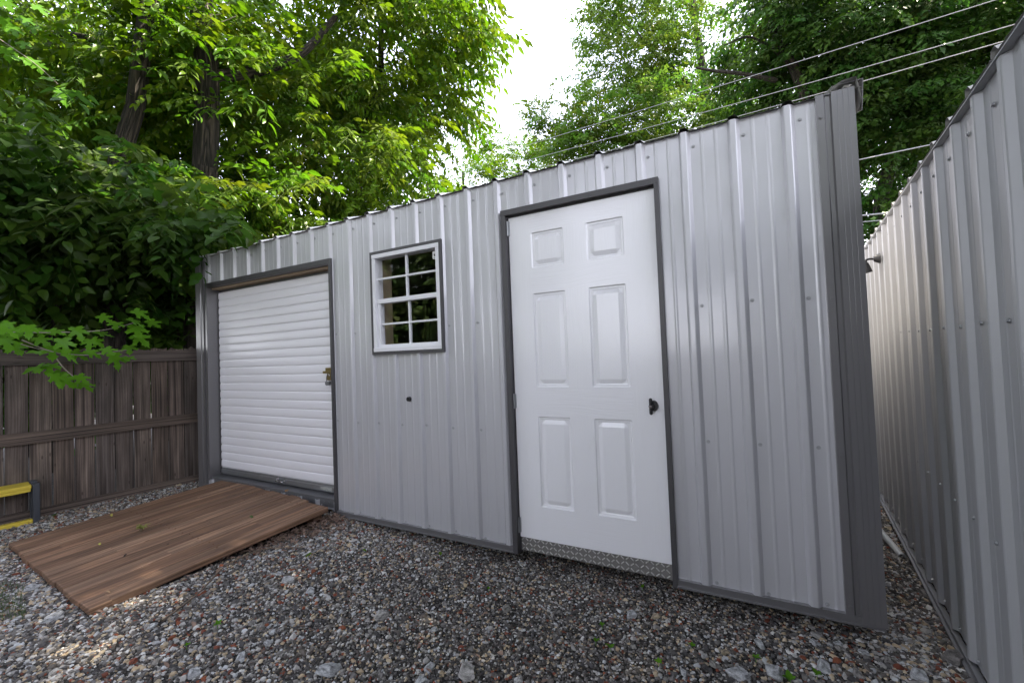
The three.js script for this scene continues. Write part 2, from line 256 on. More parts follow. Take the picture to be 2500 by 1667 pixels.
  // ---- window
  const w = new THREE.Group(); w.name = 'window'; shed.add(w); w.userData.label = 'white framed sash window of eight panes';
  const [wx0, wx1, wy0, wy1] = OP[1];
  part('window_trim', [bx(wx0 - 0.012, wx1 + 0.012, wy1 - 0.008, wy1 + 0.014, -0.005, 0.034), bx(wx0 - 0.012, wx1 + 0.012, wy0 - 0.014, wy0 + 0.008, -0.005, 0.034), bx(wx0 - 0.012, wx0 + 0.008, wy0 + 0.008, wy1 - 0.008, -0.005, 0.034), bx(wx1 - 0.008, wx1 + 0.012, wy0 + 0.008, wy1 - 0.008, -0.005, 0.034)], M.char, w);
  const fx0 = wx0 + 0.008, fx1 = wx1 - 0.008, fy0 = wy0 + 0.008, fy1 = wy1 - 0.008, ft = 0.031;
  part('frame', [rbx(fx0, fx1, fy1 - ft, fy1, -0.05, 0.036), rbx(fx0, fx1, fy0, fy0 + ft, -0.05, 0.038), rbx(fx0, fx0 + ft, fy0 + ft, fy1 - ft, -0.05, 0.034), rbx(fx1 - ft, fx1, fy0 + ft, fy1 - ft, -0.05, 0.034)], M.white, w);
  const mx = (fx0 + fx1) / 2, my = (fy0 + fy1) / 2 + 0.012, gx0 = fx0 + ft, gx1 = fx1 - ft, gy0 = fy0 + ft, gy1 = fy1 - ft;
  part('meeting_rail', rbx(gx0, gx1, my - 0.018, my + 0.016, -0.03, 0.022), M.white, w);
  part('lower_sash', [rbx(gx0, gx0 + 0.026, gy0, my - 0.018, -0.03, 0.014), rbx(gx1 - 0.014, gx1, gy0, my - 0.018, -0.03, 0.014), rbx(gx0 + 0.026, gx1 - 0.014, gy0, gy0 + 0.022, -0.03, 0.014)], M.white, w);
  const upm = (my + 0.016 + gy1) / 2, lom = (my - 0.018 + gy0 + 0.022) / 2;
  part('glazing_bar', [bx(mx - 0.0065, mx + 0.0065, my + 0.016, gy1, -0.012, 0.008), bx(gx0, gx1, upm - 0.0065, upm + 0.0065, -0.0125, 0.0085)], M.white, w);
  part('glazing_bar', [bx(mx, mx + 0.013, gy0 + 0.022, my - 0.018, -0.022, -0.002), bx(gx0 + 0.026, gx1 - 0.014, lom - 0.0065, lom + 0.0065, -0.0225, -0.0015)], M.white, w);
  for (const [a, b] of [[gx0, mx - 0.008], [mx + 0.008, gx1]]) for (const [c, d] of [[my + 0.016, upm - 0.008], [upm + 0.008, gy1]]) { const g = new THREE.PlaneGeometry(b - a, d - c); g.translate((a + b) / 2, (c + d) / 2, -0.004); part('pane', g, M.glass, w); }
  for (const [a, b] of [[gx0 + 0.026, mx - 0.002], [mx + 0.014, gx1 - 0.014]]) for (const [c, d] of [[gy0 + 0.022, lom - 0.008], [lom + 0.008, my - 0.018]]) { const g = new THREE.PlaneGeometry(b - a, d - c); g.translate((a + b) / 2, (c + d) / 2, -0.013); part('pane', g, M.glass, w); }
  { const c = document.createElement('canvas'); c.width = c.height = 64; const x = c.getContext('2d'); x.fillStyle = '#e8e8e4'; x.fillRect(0, 0, 64, 64); x.fillStyle = '#222'; x.beginPath(); x.moveTo(20, 40); x.lineTo(14, 22); x.lineTo(26, 26); x.lineTo(30, 12); x.lineTo(36, 24); x.lineTo(48, 16); x.lineTo(44, 38); x.lineTo(32, 44); x.fill(); x.fillRect(12, 52, 40, 4); const t = new THREE.CanvasTexture(c); t.colorSpace = THREE.SRGBColorSpace;
    part('sticker', bx(gx1 - 0.05, gx1 - 0.006, gy1 - 0.07, gy1 - 0.016, -0.0035, -0.0025), std(1, 1, 1, 0.5, { map: t }), w); }

  // ---- entry door
  const d = new THREE.Group(); d.name = 'entry_door'; shed.add(d); d.userData.label = 'white six panel door with embossed wood grain';
  const dx0 = 0.102, dx1 = 1.004, dy0 = 0.0, dy1 = 2.018, zd = -0.008;
  const cols = [[0.255, 0.470], [0.613, 0.831]], rows = [[0.203, 0.757], [0.938, 1.519], [1.678, 1.900]];
  const offs = [0, 0.007, 0.014, 0.020, 0.046, 0.05];
  const hgt = e => e < 0 ? 0 : e < 0.007 ? -e : e < 0.014 ? -0.007 : e < 0.02 ? -0.007 - (e - 0.014) * 0.3 : e < 0.046 ? -0.0088 + (e - 0.02) * 0.28 : -0.0014;
  const gridOf = (a, b, rs) => [...new Set([a, b, ...rs.flatMap(([p, q]) => offs.flatMap(o => [p + o, q - o]))].map(x => +x.toFixed(4)))].sort((p, q) => p - q);
  const gx = gridOf(dx0, dx1, cols), gyy = gridOf(dy0, dy1, rows);
  { const pos = [], uv = [], idx = [], hz = (x, y) => { for (const [a, b] of cols) for (const [c, e] of rows) { const t = Math.min(x - a, b - x, y - c, e - y); if (t >= -1e-6) return hgt(Math.max(0, t)); } return 0; };
    for (const y of gyy) for (const x of gx) { pos.push(x, y, zd + hz(x, y)); uv.push((x - dx0) / (dx1 - dx0), (y - dy0) / (dy1 - dy0)); }
    const n = gx.length; for (let j = 0; j < gyy.length - 1; j++) for (let i = 0; i < n - 1; i++) { const a = j * n + i, q = [a, a + 1, a + n + 1, a + n], dz = k => pos[k * 3 + 2]; if (Math.abs(dz(q[0]) - dz(q[2])) < Math.abs(dz(q[1]) - dz(q[3]))) idx.push(q[0], q[1], q[2], q[0], q[2], q[3]); else idx.push(q[0], q[1], q[3], q[1], q[2], q[3]); }
    let g = new THREE.BufferGeometry(); g.setAttribute('position', new THREE.Float32BufferAttribute(pos, 3)); g.setAttribute('uv', new THREE.Float32BufferAttribute(uv, 2)); g.setIndex(idx); g = g.toNonIndexed(); g.computeVertexNormals();
    const grain = dataTex(512, 1024, (u, v) => { const x = lerp(dx0, dx1, u), y = lerp(dy0, dy1, v); const rail = x > 0.245 && x < 0.84 && (y < 0.195 || (y > 0.765 && y < 0.93) || (y > 1.527 && y < 1.67) || y > 1.91);
      const A = rail ? y : x, B = rail ? x : y, wv = 0.05 * vnoise(A * 8, B * 2.6, 150), s = vnoise((A + wv) * 260, B * 6, 151) * 0.6 + vnoise((A + wv) * 520, B * 14, 152) * 0.4; return 0.35 + 0.5 * sst(0.3, 0.6, s); }, false);
    part('door_leaf', g, std(0.85, 0.845, 0.865, 0.36, { clearcoat: 1, clearcoatRoughness: 0.16, bumpMap: grain, bumpScale: 0.0007 }), d);
    part('door_core', bx(dx0, dx1, dy0, dy1, zd - 0.045, zd - 0.0105), M.white, d);
  }
  part('door_frame', [bx(0.064, 0.096, -0.10, 2.03, -0.01, 0.028), bx(1.010, 1.034, -0.10, 2.03, -0.01, 0.028), bx(0.064, 1.034, 2.030, 2.064, -0.01, 0.030), bx(0.070, 0.1005, -0.098, 2.03, -0.07, -0.01), bx(1.0055, 1.030, -0.098, 2.03, -0.07, -0.01), bx(0.0705, 1.0295, 2.020, 2.0305, -0.07, -0.0095)], M.char, d);
  for (const y of [1.95, 0.85, 0.075]) { const h = part('hinge', [bx(0.094, 0.110, y - 0.045, y + 0.045, -0.0085, 0.0005)], M.steel, d); const c = new THREE.CylinderGeometry(0.0055, 0.0055, 0.094, 8); c.translate(0.1, y, 0.006); part('hinge_pin', c, M.steel, d); }
  { const hx = 0.945, hy = 0.839; const e = new THREE.CylinderGeometry(0.022, 0.024, 0.012, 20); e.rotateX(Math.PI / 2); e.scale(1, 1.25, 1); e.translate(hx + 0.006, hy, zd + 0.006); part('handle_rose', e, M.black, d);
    const l = new THREE.CapsuleGeometry(0.009, 0.072, 4, 10); l.scale(1, 1, 0.8); l.translate(hx - 0.004, hy, zd + 0.034); const n = new THREE.CylinderGeometry(0.013, 0.014, 0.03, 14); n.rotateX(Math.PI / 2); n.translate(hx - 0.002, hy, zd + 0.022); part('handle', [l, n], M.black, d);
    const k = new THREE.CylinderGeometry(0.0075, 0.0075, 0.004, 14); k.rotateX(Math.PI / 2); k.translate(hx - 0.004, hy, zd + 0.043); part('lock_cylinder', k, M.chrome, d); }
  const th = new THREE.Group(); th.name = 'door_sill'; shed.add(th);
  part('sill_plate', bx(0.101, 1.005, -0.088, -0.003, -0.05, -0.022), M.plate, th);
  for (let i = 0; i < 33; i++) for (let j = 0; j < 3; j++) { const b = part('tread_bar', new THREE.CapsuleGeometry(0.0036, 0.017, 2, 6), M.steelBright, th); b.scale.z = 0.7; b.position.set(0.112 + i * 0.0272, -0.076 + j * 0.029, -0.0215); b.rotation.z = (i + j) % 2 ? 0.85 : -0.85; }
  { const k = new THREE.CylinderGeometry(0.016, 0.018, 0.02, 16); k.rotateX(Math.PI / 2); k.translate(-0.765, 0.85, 0.011); part('cable_grommet', k, M.black, shed); }
}
{ // padlock hanging from the latch
  const t = thing('padlock', 'small padlock hanging from the roller door latch', 'padlock', [-1.70, 0.985, -0.048]);
  part('lock_body', [rbx(-0.028, 0.024, -0.036, -0.008, -0.012, 0.012, 0.004), bx(-0.022, 0.018, -0.042, -0.034, -0.009, 0.009)], M.dullSteel, t);
  part('shackle', tube([V(-0.02, -0.01, 0), V(-0.016, 0.028, 0.002), V(0.0, 0.052, 0.003), V(0.014, 0.05, 0.002), V(0.018, 0.03, 0)], 0.0038, 0.0038, 18, 6), M.chrome, t);
}

// ---------------------------------------------------------------- the metal garage on the right
const garage = thing('metal_garage', 'bare grey ribbed metal building beside the shed, only its long wall showing', 'garage', [2.1454, 0, 0], -0.1008);
{
  // local frame: wall along local z, facing local -x
  const Z0 = -8, Z1 = 5.2, yb = -0.135, yt = 1.925;
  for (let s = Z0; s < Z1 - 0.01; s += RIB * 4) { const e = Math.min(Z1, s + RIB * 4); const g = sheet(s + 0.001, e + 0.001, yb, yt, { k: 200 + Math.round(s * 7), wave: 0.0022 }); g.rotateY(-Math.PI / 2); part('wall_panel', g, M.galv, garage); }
  for (const y of [-0.10, 0.46, 1.19, 1.84]) for (let k = Math.ceil(Z0 / RIB); k * RIB < Z1; k++) { const s = part('screw', screwGeo, M.steel, garage); s.rotation.y = -Math.PI / 2; s.position.set(-0.002, y + rr(-0.006, 0.006), k * RIB + (y < 0 ? 0.085 : 0.142)); }
  part('base_flashing', [bx(-0.024, -0.002, -0.17, -0.142, Z0, Z1), bx(-0.034, -0.024, -0.172, -0.165, Z0, Z1)], M.dullSteel, garage);
  part('wall_lining', bx(0.03, 0.05, -0.2, 1.93, Z0, Z1), M.inside, garage);
  const er = sheet(0, 5, yb, 2.6, { k: 300 }); er.translate(0, 0, Z1 - 0.01); part('end_wall', er, M.galv, garage);
  const ef = sheet(0, 5, yb, 2.6, { k: 301 }); ef.translate(0, 0, Z0 + 0.02); part('end_wall', ef, M.galv, garage);
  part('back_wall', bx(4.95, 4.99, yb, 2.6, Z0 + 0.03, Z1 - 0.02), M.galv, garage);
  const rf = sheet(Z0 - 0.1, Z1 + 0.1, -0.026, 5.1, { k: 310, wave: 0.003 }); rf.applyMatrix4(new THREE.Matrix4().makeBasis(V(0, 0, 1), V(1, 0, 0), V(0, 1, 0))); // ribs run up the slope
  const roof = part('roof', rf, M.roof, garage); roof.position.set(0.0, 1.938, 0); roof.rotation.z = 0.1;
  part('eave_trim', bx(-0.024, 0.03, 1.926, 1.93, Z0, Z1), M.galv, garage);
}
{ // spot lamp under the eave
  const t = thing('wall_lamp', 'small black bullet spot lamp fixed under the eave of the metal garage', 'lamp', [2.29, 1.715, -1.5], -0.1008); t.scale.setScalar(0.62);
  const base = new THREE.CylinderGeometry(0.028, 0.062, 0.06, 18); base.rotateZ(Math.PI / 2); base.translate(-0.045, 0.015, 0); part('mount', base, M.black, t);
  part('arm', tube([V(-0.07, 0.015, 0), V(-0.11, 0.02, 0.005), V(-0.14, 0.01, 0.01), V(-0.145, -0.02, 0.012)], 0.012, 0.012, 12, 8), M.black, t);
  const h = new THREE.CylinderGeometry(0.034, 0.047, 0.10, 20, 1, true); h.rotateZ(0.18); h.translate(-0.142, -0.085, 0.012); const c = new THREE.SphereGeometry(0.034, 16, 8, 0, 6.3, 0, 1.57); c.scale(1, 0.5, 1); c.rotateZ(0.18); c.translate(-0.151, -0.036, 0.012); part('shade', [h, c], M.black, t);
}

// ---------------------------------------------------------------- fences
function fence(root, n0, n1, pitch, h, y0, o = {}) { const fm = o.mats ?? fenceMats; // boards along local z, faces toward +x
  const geos = [0, 1, 2, 3, 4, 5].map(k => { const g = new THREE.BoxGeometry(0.018, 1, pitch - 0.009, 1, 8, 4), p = g.attributes.position; for (let i = 0; i < p.count; i++) { const z = p.getZ(i), y = p.getY(i); if (y > 0.49) p.setY(i, y - 0.022 * vnoise(z * 60 + k * 9, 1, 400 + k)); p.setX(i, p.getX(i) + 0.004 * (vnoise(y * 3, k, 410) - 0.5)); } g.computeVertexNormals(); return g; });
  for (let k = n0; k < n1; k++) { const b = part('board', geos[((k % 6) + 6) % 6], fm[((k * 7) % 5 + 5) % 5], root); const hh = h + rr(-0.015, 0.01); b.scale.y = hh; b.position.set(rr(-0.003, 0.003), y0 + hh / 2, (k + 0.5) * pitch); b.rotation.x = rr(-0.004, 0.004); b.rotation.y = rr(-0.02, 0.02); }
  const L0 = n0 * pitch, L1 = n1 * pitch;
  const rail = (a, b, th, nm) => { for (let z = L0; z < L1 - 0.1; z += 2.4) { const e = Math.min(L1, z + 2.4), g = new THREE.BoxGeometry(b - a, e - z, th, 2, 14, 1); const p = g.attributes.position; for (let i = 0; i < p.count; i++) p.setX(i, p.getX(i) + 0.003 * (vnoise(p.getY(i) * 5, p.getX(i) > 0 ? 1 : 9, 420) - 0.5)); g.computeVertexNormals(); const r = part(nm, g, fm[Math.floor(rr(0, 5))], root); r.rotation.set(Math.PI / 2, Math.PI / 2, 0, 'YXZ'); r.rotation.set(0, 0, 0); r.geometry.applyMatrix4(new THREE.Matrix4().makeBasis(V(0, 1, 0), V(0, 0, 1), V(1, 0, 0))); r.position.set(0.012 + th / 2, (a + b) / 2, (z + e) / 2); } };
  for (const [a, b, th, nm] of o.rails) rail(a, b, th, nm);
  for (let z = L0; z < L1; z += 2.4) part('post', rbx(-0.11, -0.015, y0, y0 + h - 0.1, z, z + 0.09, 0.005), fm[1], root);
}
{
  const f = thing('wooden_fence', 'weathered grey brown board fence with horizontal rails beside the wooden ramp', 'fence', [-3.951, 0, 0], -0.1417);
  f.rotation.y = Math.atan2(-0.14265, 1);
  fence(f, -22, 24, 0.1395, 1.475, -0.115, { rails: [[1.215, 1.325, 0.03, 'rail'], [0.537, 0.635, 0.036, 'rail'], [-0.112, -0.035, 0.03, 'kickboard']] });
}
{ // the fence across the yard behind the camera, mirrored in the window
  const f = thing('wooden_fence', 'brown board fence across the yard, mirrored in the shed window', 'fence', [-17, -0.15, 9.5], Math.PI / 2);
  fence(f, 0, 150, 0.14, 1.25, 0, { rails: [[1.10, 1.2, 0.03, 'rail'], [0.3, 0.4, 0.036, 'rail']] });
}

// ---------------------------------------------------------------- wooden ramp
const ramp = thing('wooden_ramp', 'low brown plank ramp leading up to the white roller door', 'ramp', [-2.438, -0.033, 0.745]);
ramp.rotation.set(Math.atan2(0.074, 1.4), -0.055, 0, 'YXZ');
{
  const n = 12, w = 1.715 / n, bowl = [];
  for (let k = 0; k < n; k++) {
    const x0 = -0.8575 + k * w, a = -0.725 + (k < 8 ? rr(-0.01, 0.012) : rr(0.0, 0.03) + (k === 8 ? -0.02 : 0.01)), b = 0.70 + rr(-0.006, 0.006), L = b - a;
    const g = new RoundedBoxGeometry(w - 0.0035, 0.038, L, 2, 0.005); // grain runs along z
    const p = g.attributes.position, uv = g.attributes.uv; for (let i = 0; i < p.count; i++) { const z = p.getZ(i), x = p.getX(i); p.setY(i, p.getY(i) + 0.004 * (vnoise(z * 1.3, k * 3, 500) - 0.5) + 0.0018 * Math.cos(x / w * 5)); if (Math.abs(Math.abs(z) - L / 2) < 0.003) p.setZ(i, z + 0.006 * (vnoise(x * 30, k, 501) - 0.5)); uv.setXY(i, (x / w + 0.5) * 0.9 + k * 0.13 + (p.getY(i) > 0 ? 0 : 0.4), (z / 1.4 + 0.5) + k * 0.37); }
    g.computeVertexNormals();
    const o = part('plank', g, rampMats[(k * 5 + (k > 6 ? 1 : 0)) % 4], ramp); o.position.set(x0 + w / 2, -0.019 + rr(-0.0015, 0.0015), (a + b) / 2); o.rotation.z = rr(-0.006, 0.006);
  }
  for (const z of [-0.62, 0.05]) part('bearer', rbx(-0.81, 0.81, -0.078 + (z > 0 ? 0.018 : -0.03), -0.040, z - 0.04, z + 0.04, 0.004), rampMats[1], ramp);
  for (let k = 0; k < n; k++) for (const z of [-0.62, 0.05]) for (const s of [-0.035, 0.035]) { const c = new THREE.CylinderGeometry(0.0042, 0.0042, 0.002, 8); const o = part('screw', c, M.rust, ramp); o.position.set(-0.8575 + (k + 0.5) * w + s + rr(-0.006, 0.006), 0.0018, z + rr(-0.01, 0.01)); }
}

// ---------------------------------------------------------------- folded step stool at the left
{
  const t = thing('step_stool', 'low step stool with yellow treads and dark legs standing against the board fence', 'step stool', [-3.93, gy(-3.93, 1.12), 1.10], Math.atan2(-0.14, 1));
  part('tread', [rbx(-0.16, 0.04, 0.288, 0.318, 0.035, 0.62, 0.006), rbx(0.015, 0.037, 0.262, 0.288, 0.04, 0.62, 0.004)], M.yellow, t);
  part('foot_rail', rbx(0.0, 0.055, 0.0, 0.036, 0.03, 0.62, 0.006), M.yellow, t);
  for (const z of [0, 0.62]) { part('leg', rbx(0.005, 0.058, 0.0, 0.324, z - 0.012, z + 0.03, 0.006), M.darkPlastic, t); part('leg', rbx(-0.165, -0.105, 0.0, 0.324, z - 0.012, z + 0.03, 0.006), M.darkPlastic, t); part('brace', [rbx(-0.105, 0.005, 0.24, 0.286, z - 0.006, z + 0.016, 0.004), rbx(-0.105, 0.005, 0.05, 0.085, z - 0.006, z + 0.016, 0.004)], M.darkPlastic, t); }
}
{ const c = new THREE.CylinderGeometry(0.021, 0.021, 1.6, 16, 1, true), d = new THREE.CylinderGeometry(0.017, 0.017, 1.6, 16, 1, true); const r = new THREE.RingGeometry(0.017, 0.021, 16); r.rotateX(-Math.PI / 2); r.translate(0, 0.8, 0); const g = mergeGeometries([c, d, r]); g.rotateX(Math.PI / 2);
  const o = part('plastic_pipe', g, M.pvc, scene); o.position.set(2.165, gy(2.16, -1.9) + 0.03, -1.9); o.rotation.set(0.02, 0.05, 0); tag(o, 'grey plastic pipe lying between the shed and the metal garage', 'pipe'); }

// ---------------------------------------------------------------- gravel and stones
function stoneGeo(k, det = 1) { const g = new THREE.IcosahedronGeometry(1, det), p = g.attributes.position; for (let i = 0; i < p.count; i++) { const v = V().fromBufferAttribute(p, i), q = v.clone().normalize(); const s = 0.78 + 0.45 * vnoise(q.x * 1.6 + 9 + k * 3, q.y * 1.6 + q.z * 1.3 + 5, 600 + k); v.copy(q).multiplyScalar(s); v.y *= 0.68; v.x *= 1.18; const f = (a, b, c, d) => { const t = v.x * a + v.y * b + v.z * c - d; if (t > 0) v.sub(V(a, b, c).multiplyScalar(t)); }; f(0.6, 0.5, 0.62, 0.62); f(-0.7, 0.3, 0.65, 0.7); f(0.1, 0.98, -0.15, 0.5); f(0.5, 0.1, -0.86, 0.68); p.setXYZ(i, v.x, v.y, v.z); } g.computeVertexNormals(); return g; }
const stoneTones = [[0.45, 0.43, 0.405], [0.53, 0.54, 0.55], [0.62, 0.61, 0.59], [0.36, 0.34, 0.315], [0.45, 0.35, 0.23], [0.52, 0.43, 0.30], [0.22, 0.205, 0.195], [0.10, 0.095, 0.095], [0.28, 0.075, 0.038], [0.36, 0.11, 0.05], [0.15, 0.13, 0.115]];
const stoneW = [14, 9, 7, 14, 10, 6, 12, 11, 4.5, 2.2, 13];
function tone(w = stoneW) { let t = rnd() * w.reduce((a, b) => a + b); for (let i = 0; i < w.length; i++) if ((t -= w[i]) < 0) return stoneTones[i]; return stoneTones[0]; }
const darkW = [5, 2, 1.5, 9, 3, 2, 20, 22, 2.5, 0.6, 24];
const stoneMat = std(1, 1, 1, 0.82);
function onRamp(x, z) { const c = Math.cos(0.055), s = Math.sin(0.055), dx = x + 2.438, dz = z - 0.745, a = c * dx + s * dz, b = -s * dx + c * dz; return Math.abs(a) < 0.85 && b > -0.76 && b < 0.7; }
const coarse = (x, z) => { const a = fbm(x * 0.9 + 3, z * 0.9, 700, 3); return Math.min(1, Math.max(0.05, (a - 0.30) * 1.3 + 0.55 * sst(0.1, -1.2, x) + 0.40 * sst(1.2, 1.9, x) - 0.55 * Math.exp(-((x - 0.55) ** 2 + (z - 0.75) ** 2) / 0.35) + 0.15 * Math.exp(-((z - 0.30) ** 2) / 0.02))); };
{
  const N = 215000, lists = [[], [], [], []], q = new THREE.Quaternion(), e = new THREE.Euler();
  const place = (x, z, r, w) => {
    const g = gy(x, z), c = tone(w), f = c[0] > 0.4 ? rr(0.6, 1.1) : rr(0.4, 0.85);
    e.set(rr(-0.5, 0.5), rnd() * 6.28, rr(-0.5, 0.5)); q.setFromEuler(e);
    lists[Math.floor(rnd() * 4)].push([new THREE.Matrix4().compose(V(x, g + r * rr(0.05, 0.35), z), q.clone(), V(r * rr(0.85, 1.25), r * rr(0.75, 1.1), r * rr(0.8, 1.15))), c.map(a => a * f)]);
  };
  let n = 0;
  while (n < N) {
    const strip = rnd() < 0.10;
    const x = strip ? rr(1.85, 2.4) : rr(-4.2, 2.25), z = strip ? rr(-4.5, 0.6) : rr(-0.45, 2.5);
    if (!strip && x > -3.3 && x < 1.8 && z < -0.3) continue;
    if (onRamp(x, z) && rnd() > 0.03) continue;
        const c = strip ? 0.6 : coarse(x, z), big = rnd();
    let r; if (big < 0.30 * c) r = 0.0070 + 0.0036 * Math.abs(gauss()); else if (big < 0.66) r = rr(0.0042, 0.0082); else r = rr(0.0025, 0.005);
    if (r > 0.022) r = 0.022;
    place(x, z, r, r < 0.0062 ? (rnd() < 0.15 + 0.3 * c ? stoneW : darkW) : rnd() < 0.45 + 0.5 * c ? stoneW : darkW); n++;
  }
  const root = new THREE.Group(); root.name = 'gravel'; scene.add(root); tag(root, 'loose mixed gravel of grey, tan and brick red stones', 'gravel', null, 'stuff');
  lists.forEach((l, k) => { const im = new THREE.InstancedMesh(stoneGeo(k), stoneMat, l.length); l.forEach(([m, c], i) => { im.setMatrixAt(i, m); im.setColorAt(i, new THREE.Color().setRGB(...c)); }); im.name = 'gravel_stones'; im.userData.kind = 'stuff'; im.castShadow = im.receiveShadow = true; root.add(im); });
}
const rockTex = dataTex(256, 256, (u, v) => { const t = 0.72 + 0.35 * (vnoise(u * 10, v * 10, 620, 10, 10) - 0.5) + 0.25 * (vnoise(u * 60, v * 60, 621, 60, 60) - 0.5); return [t, t, t]; }, true);
function hit(u, v, y) { const a = P(u, v, 1), o = camera.position, d = a.sub(o), t = (y - o.y) / d.y; return V(o.x + d.x * t, y, o.z + d.z * t); }
{
  const zb = (x, y) => [x / 1.8816, 834 + y / 1.8816], zc = (x, y) => [1250 + x / 1.8816, 834 + y / 1.8816];
  const L = [[zb(150, 1128), 20, 1], [zb(1320, 1092), 20, 1], [zb(1425, 1142), 17, 1], [zb(1755, 1252), 22, 0], [zb(1512, 1510), 34, 1], [zb(890, 1520), 24, 1], [zb(2145, 1520), 38, 0], [zb(240, 1265), 22, 1], [zb(1230, 1378), 14, 1], [zb(1105, 1445), 18, 1], [zb(1730, 1302), 11, 1], [zb(1990, 1318), 13, 1], [zb(1972, 1495), 18, 1], [zb(692, 1302), 15, 1], [zb(1937, 1562), 26, 1], [zb(2330, 1220), 17, 3], [zb(1190, 1305), 15, 3], [zb(2040, 1200), 10, 3], [zb(2270, 1085), 9, 1], [zb(610, 1460), 15, 8], [zb(240, 1510), 13, 2], [zb(1570, 1310), 12, 9], [zb(1420, 1070), 8, 9], [zb(1285, 1060), 11, 1], [zb(2095, 1135), 9, 3],
    [zc(550, 1252), 20, 1], [zc(657, 1258), 15, 5], [zc(978, 1420), 15, 5], [zc(1040, 1525), 32, 1], [zc(1205, 1518), 34, 1], [zc(1437, 1497), 26, 1], [zc(1405, 1332), 18, 0], [zc(1140, 1382), 17, 1], [zc(1875, 1532), 28, 1], [zc(1590, 1520), 18, 3], [zc(1395, 1378), 16, 1], [zc(2040, 1452), 34, 6], [zc(1500, 1367), 14, 1], [zc(935, 1480), 15, 3], [zc(790, 1512), 14, 1], [zc(25, 1085), 12, 1], [zc(885, 1437), 13, 2], [zc(1620, 1412), 19, 1], [zc(1510, 1400), 14, 3], [zc(720, 1275), 10, 2], [zc(1340, 1440), 10, 9], [zc(1185, 1465), 12, 4], [zc(1930, 1480), 17, 6], [zc(1730, 1460), 14, 3], [zc(1830, 1300), 13, 5], [zc(1810, 1190), 11, 4], [zc(1730, 1110), 13, 1], [zc(1900, 1150), 20, 6], [zc(1960, 1215), 14, 4], [zc(1420, 1560), 15, 3], [zc(30, 1550), 16, 2]];
  const names = ['grey', 'pale grey', 'whitish', 'mid grey', 'tan', 'yellowish tan', 'dark grey', 'dark', 'brick red', 'orange red'];
  const geos = [0, 1, 2, 3, 4, 5].map(k => stoneGeo(20 + k, 3));
  const tints = stoneTones.map(c => std(c[0] * 1.25, c[1] * 1.25, c[2] * 1.25, 0.85, { map: rockTex, bumpMap: rockTex, bumpScale: 0.003 }));
  L.forEach(([[u, v], px, c], i) => {
    let p = hit(u, v, -0.13); p = hit(u, v, gy(p.x, p.z) + 0.012); const d = Math.abs(p.clone().applyMatrix4(camera.matrixWorldInverse).z), r = px / 1044 * d * 0.72;
    const o = part(numbered('stone'), geos[i % 6], tints[c], scene); o.position.set(p.x, gy(p.x, p.z) + r * 0.35, p.z); o.rotation.set(rr(-0.25, 0.25), rnd() * 6.28, rr(-0.25, 0.25)); o.scale.set(r * rr(0.95, 1.15), r * rr(0.75, 1), r * rr(0.8, 1.05));
    tag(o, `${names[c]} stone larger than the gravel it lies in`, 'stone', `${names[c]} stones lying in the gravel`);
  });
}

// ---------------------------------------------------------------- leaves
function leafGeo(o = {}) { // a folded, arched ovate leaf along +y, face to +z, length 1
  const { wid = 0.42, fold = 0.16, arch = 0.22, n = 4, peak = 0.4 } = o, pos = [], idx = [], uv = [];
  const w = t => wid / 2 * Math.pow(Math.sin(Math.PI * Math.pow(t, Math.log(0.5) / Math.log(peak))), 0.85);
  for (let i = 0; i <= n; i++) { const t = i / n, z = -arch * t * t, h = w(t); pos.push(-h, t, z + fold * h * 1.2, 0, t, z, h, t, z + fold * h * 1.2); uv.push(0, t, 0.5, t, 1, t); }
  for (let i = 0; i < n; i++) { const a = i * 3; idx.push(a, a + 1, a + 4, a, a + 4, a + 3, a + 1, a + 2, a + 5, a + 1, a + 5, a + 4); }
  const g = new THREE.BufferGeometry(); g.setAttribute('position', new THREE.Float32BufferAttribute(pos, 3)); g.setAttribute('uv', new THREE.Float32BufferAttribute(uv, 2)); g.setIndex(idx); g.computeVertexNormals(); return g;
}
function mapleGeo(bend) { // deeply cut five lobed leaf, base at the origin, along +y, length 1
  const half = [[0, 0], [0.05, -0.02], [0.16, -0.08], [0.24, -0.05], [0.36, -0.06], [0.32, 0.04], [0.42, 0.10], [0.27, 0.15], [0.20, 0.17], [0.38, 0.27], [0.40, 0.35], [0.56, 0.44], [0.45, 0.50], [0.47, 0.62], [0.34, 0.53], [0.24, 0.50], [0.12, 0.42], [0.15, 0.62], [0.24, 0.68], [0.15, 0.76], [0.14, 0.86], [0.07, 0.84], [0, 1]];
  const s = new THREE.Shape(); half.forEach(([x, y], i) => i ? s.lineTo(x, y) : s.moveTo(x, y)); for (let i = half.length - 2; i > 0; i--) s.lineTo(-half[i][0], half[i][1]);
  const g = new THREE.ShapeGeometry(s), p = g.attributes.position; for (let i = 0; i < p.count; i++) { const x = p.getX(i), y = p.getY(i); p.setZ(i, 0.18 * Math.abs(x) - bend * y * y - 0.22 * x * x + 0.03 * Math.sin(x * 14 + y * 9)); } g.computeVertexNormals(); return g;
}
function leafMat(r, g, b, o = {}) { return new THREE.MeshPhysicalMaterial({ color: new THREE.Color().setRGB(r, g, b), roughness: 1, transmission: 0.55, thickness: 0, specularIntensity: 0.12, clearcoat: 0.42, clearcoatRoughness: 0.26, side: THREE.DoubleSide, ...o }); }
const LM = { ash: leafMat(0.098, 0.185, 0.005), vine: leafMat(0.046, 0.108, 0.009), maple: leafMat(0.11, 0.29, 0.012), deep: leafMat(0.045, 0.108, 0.012), pale: leafMat(0.095, 0.175, 0.015), plain: std(0.09, 0.16, 0.03, 0.6) };
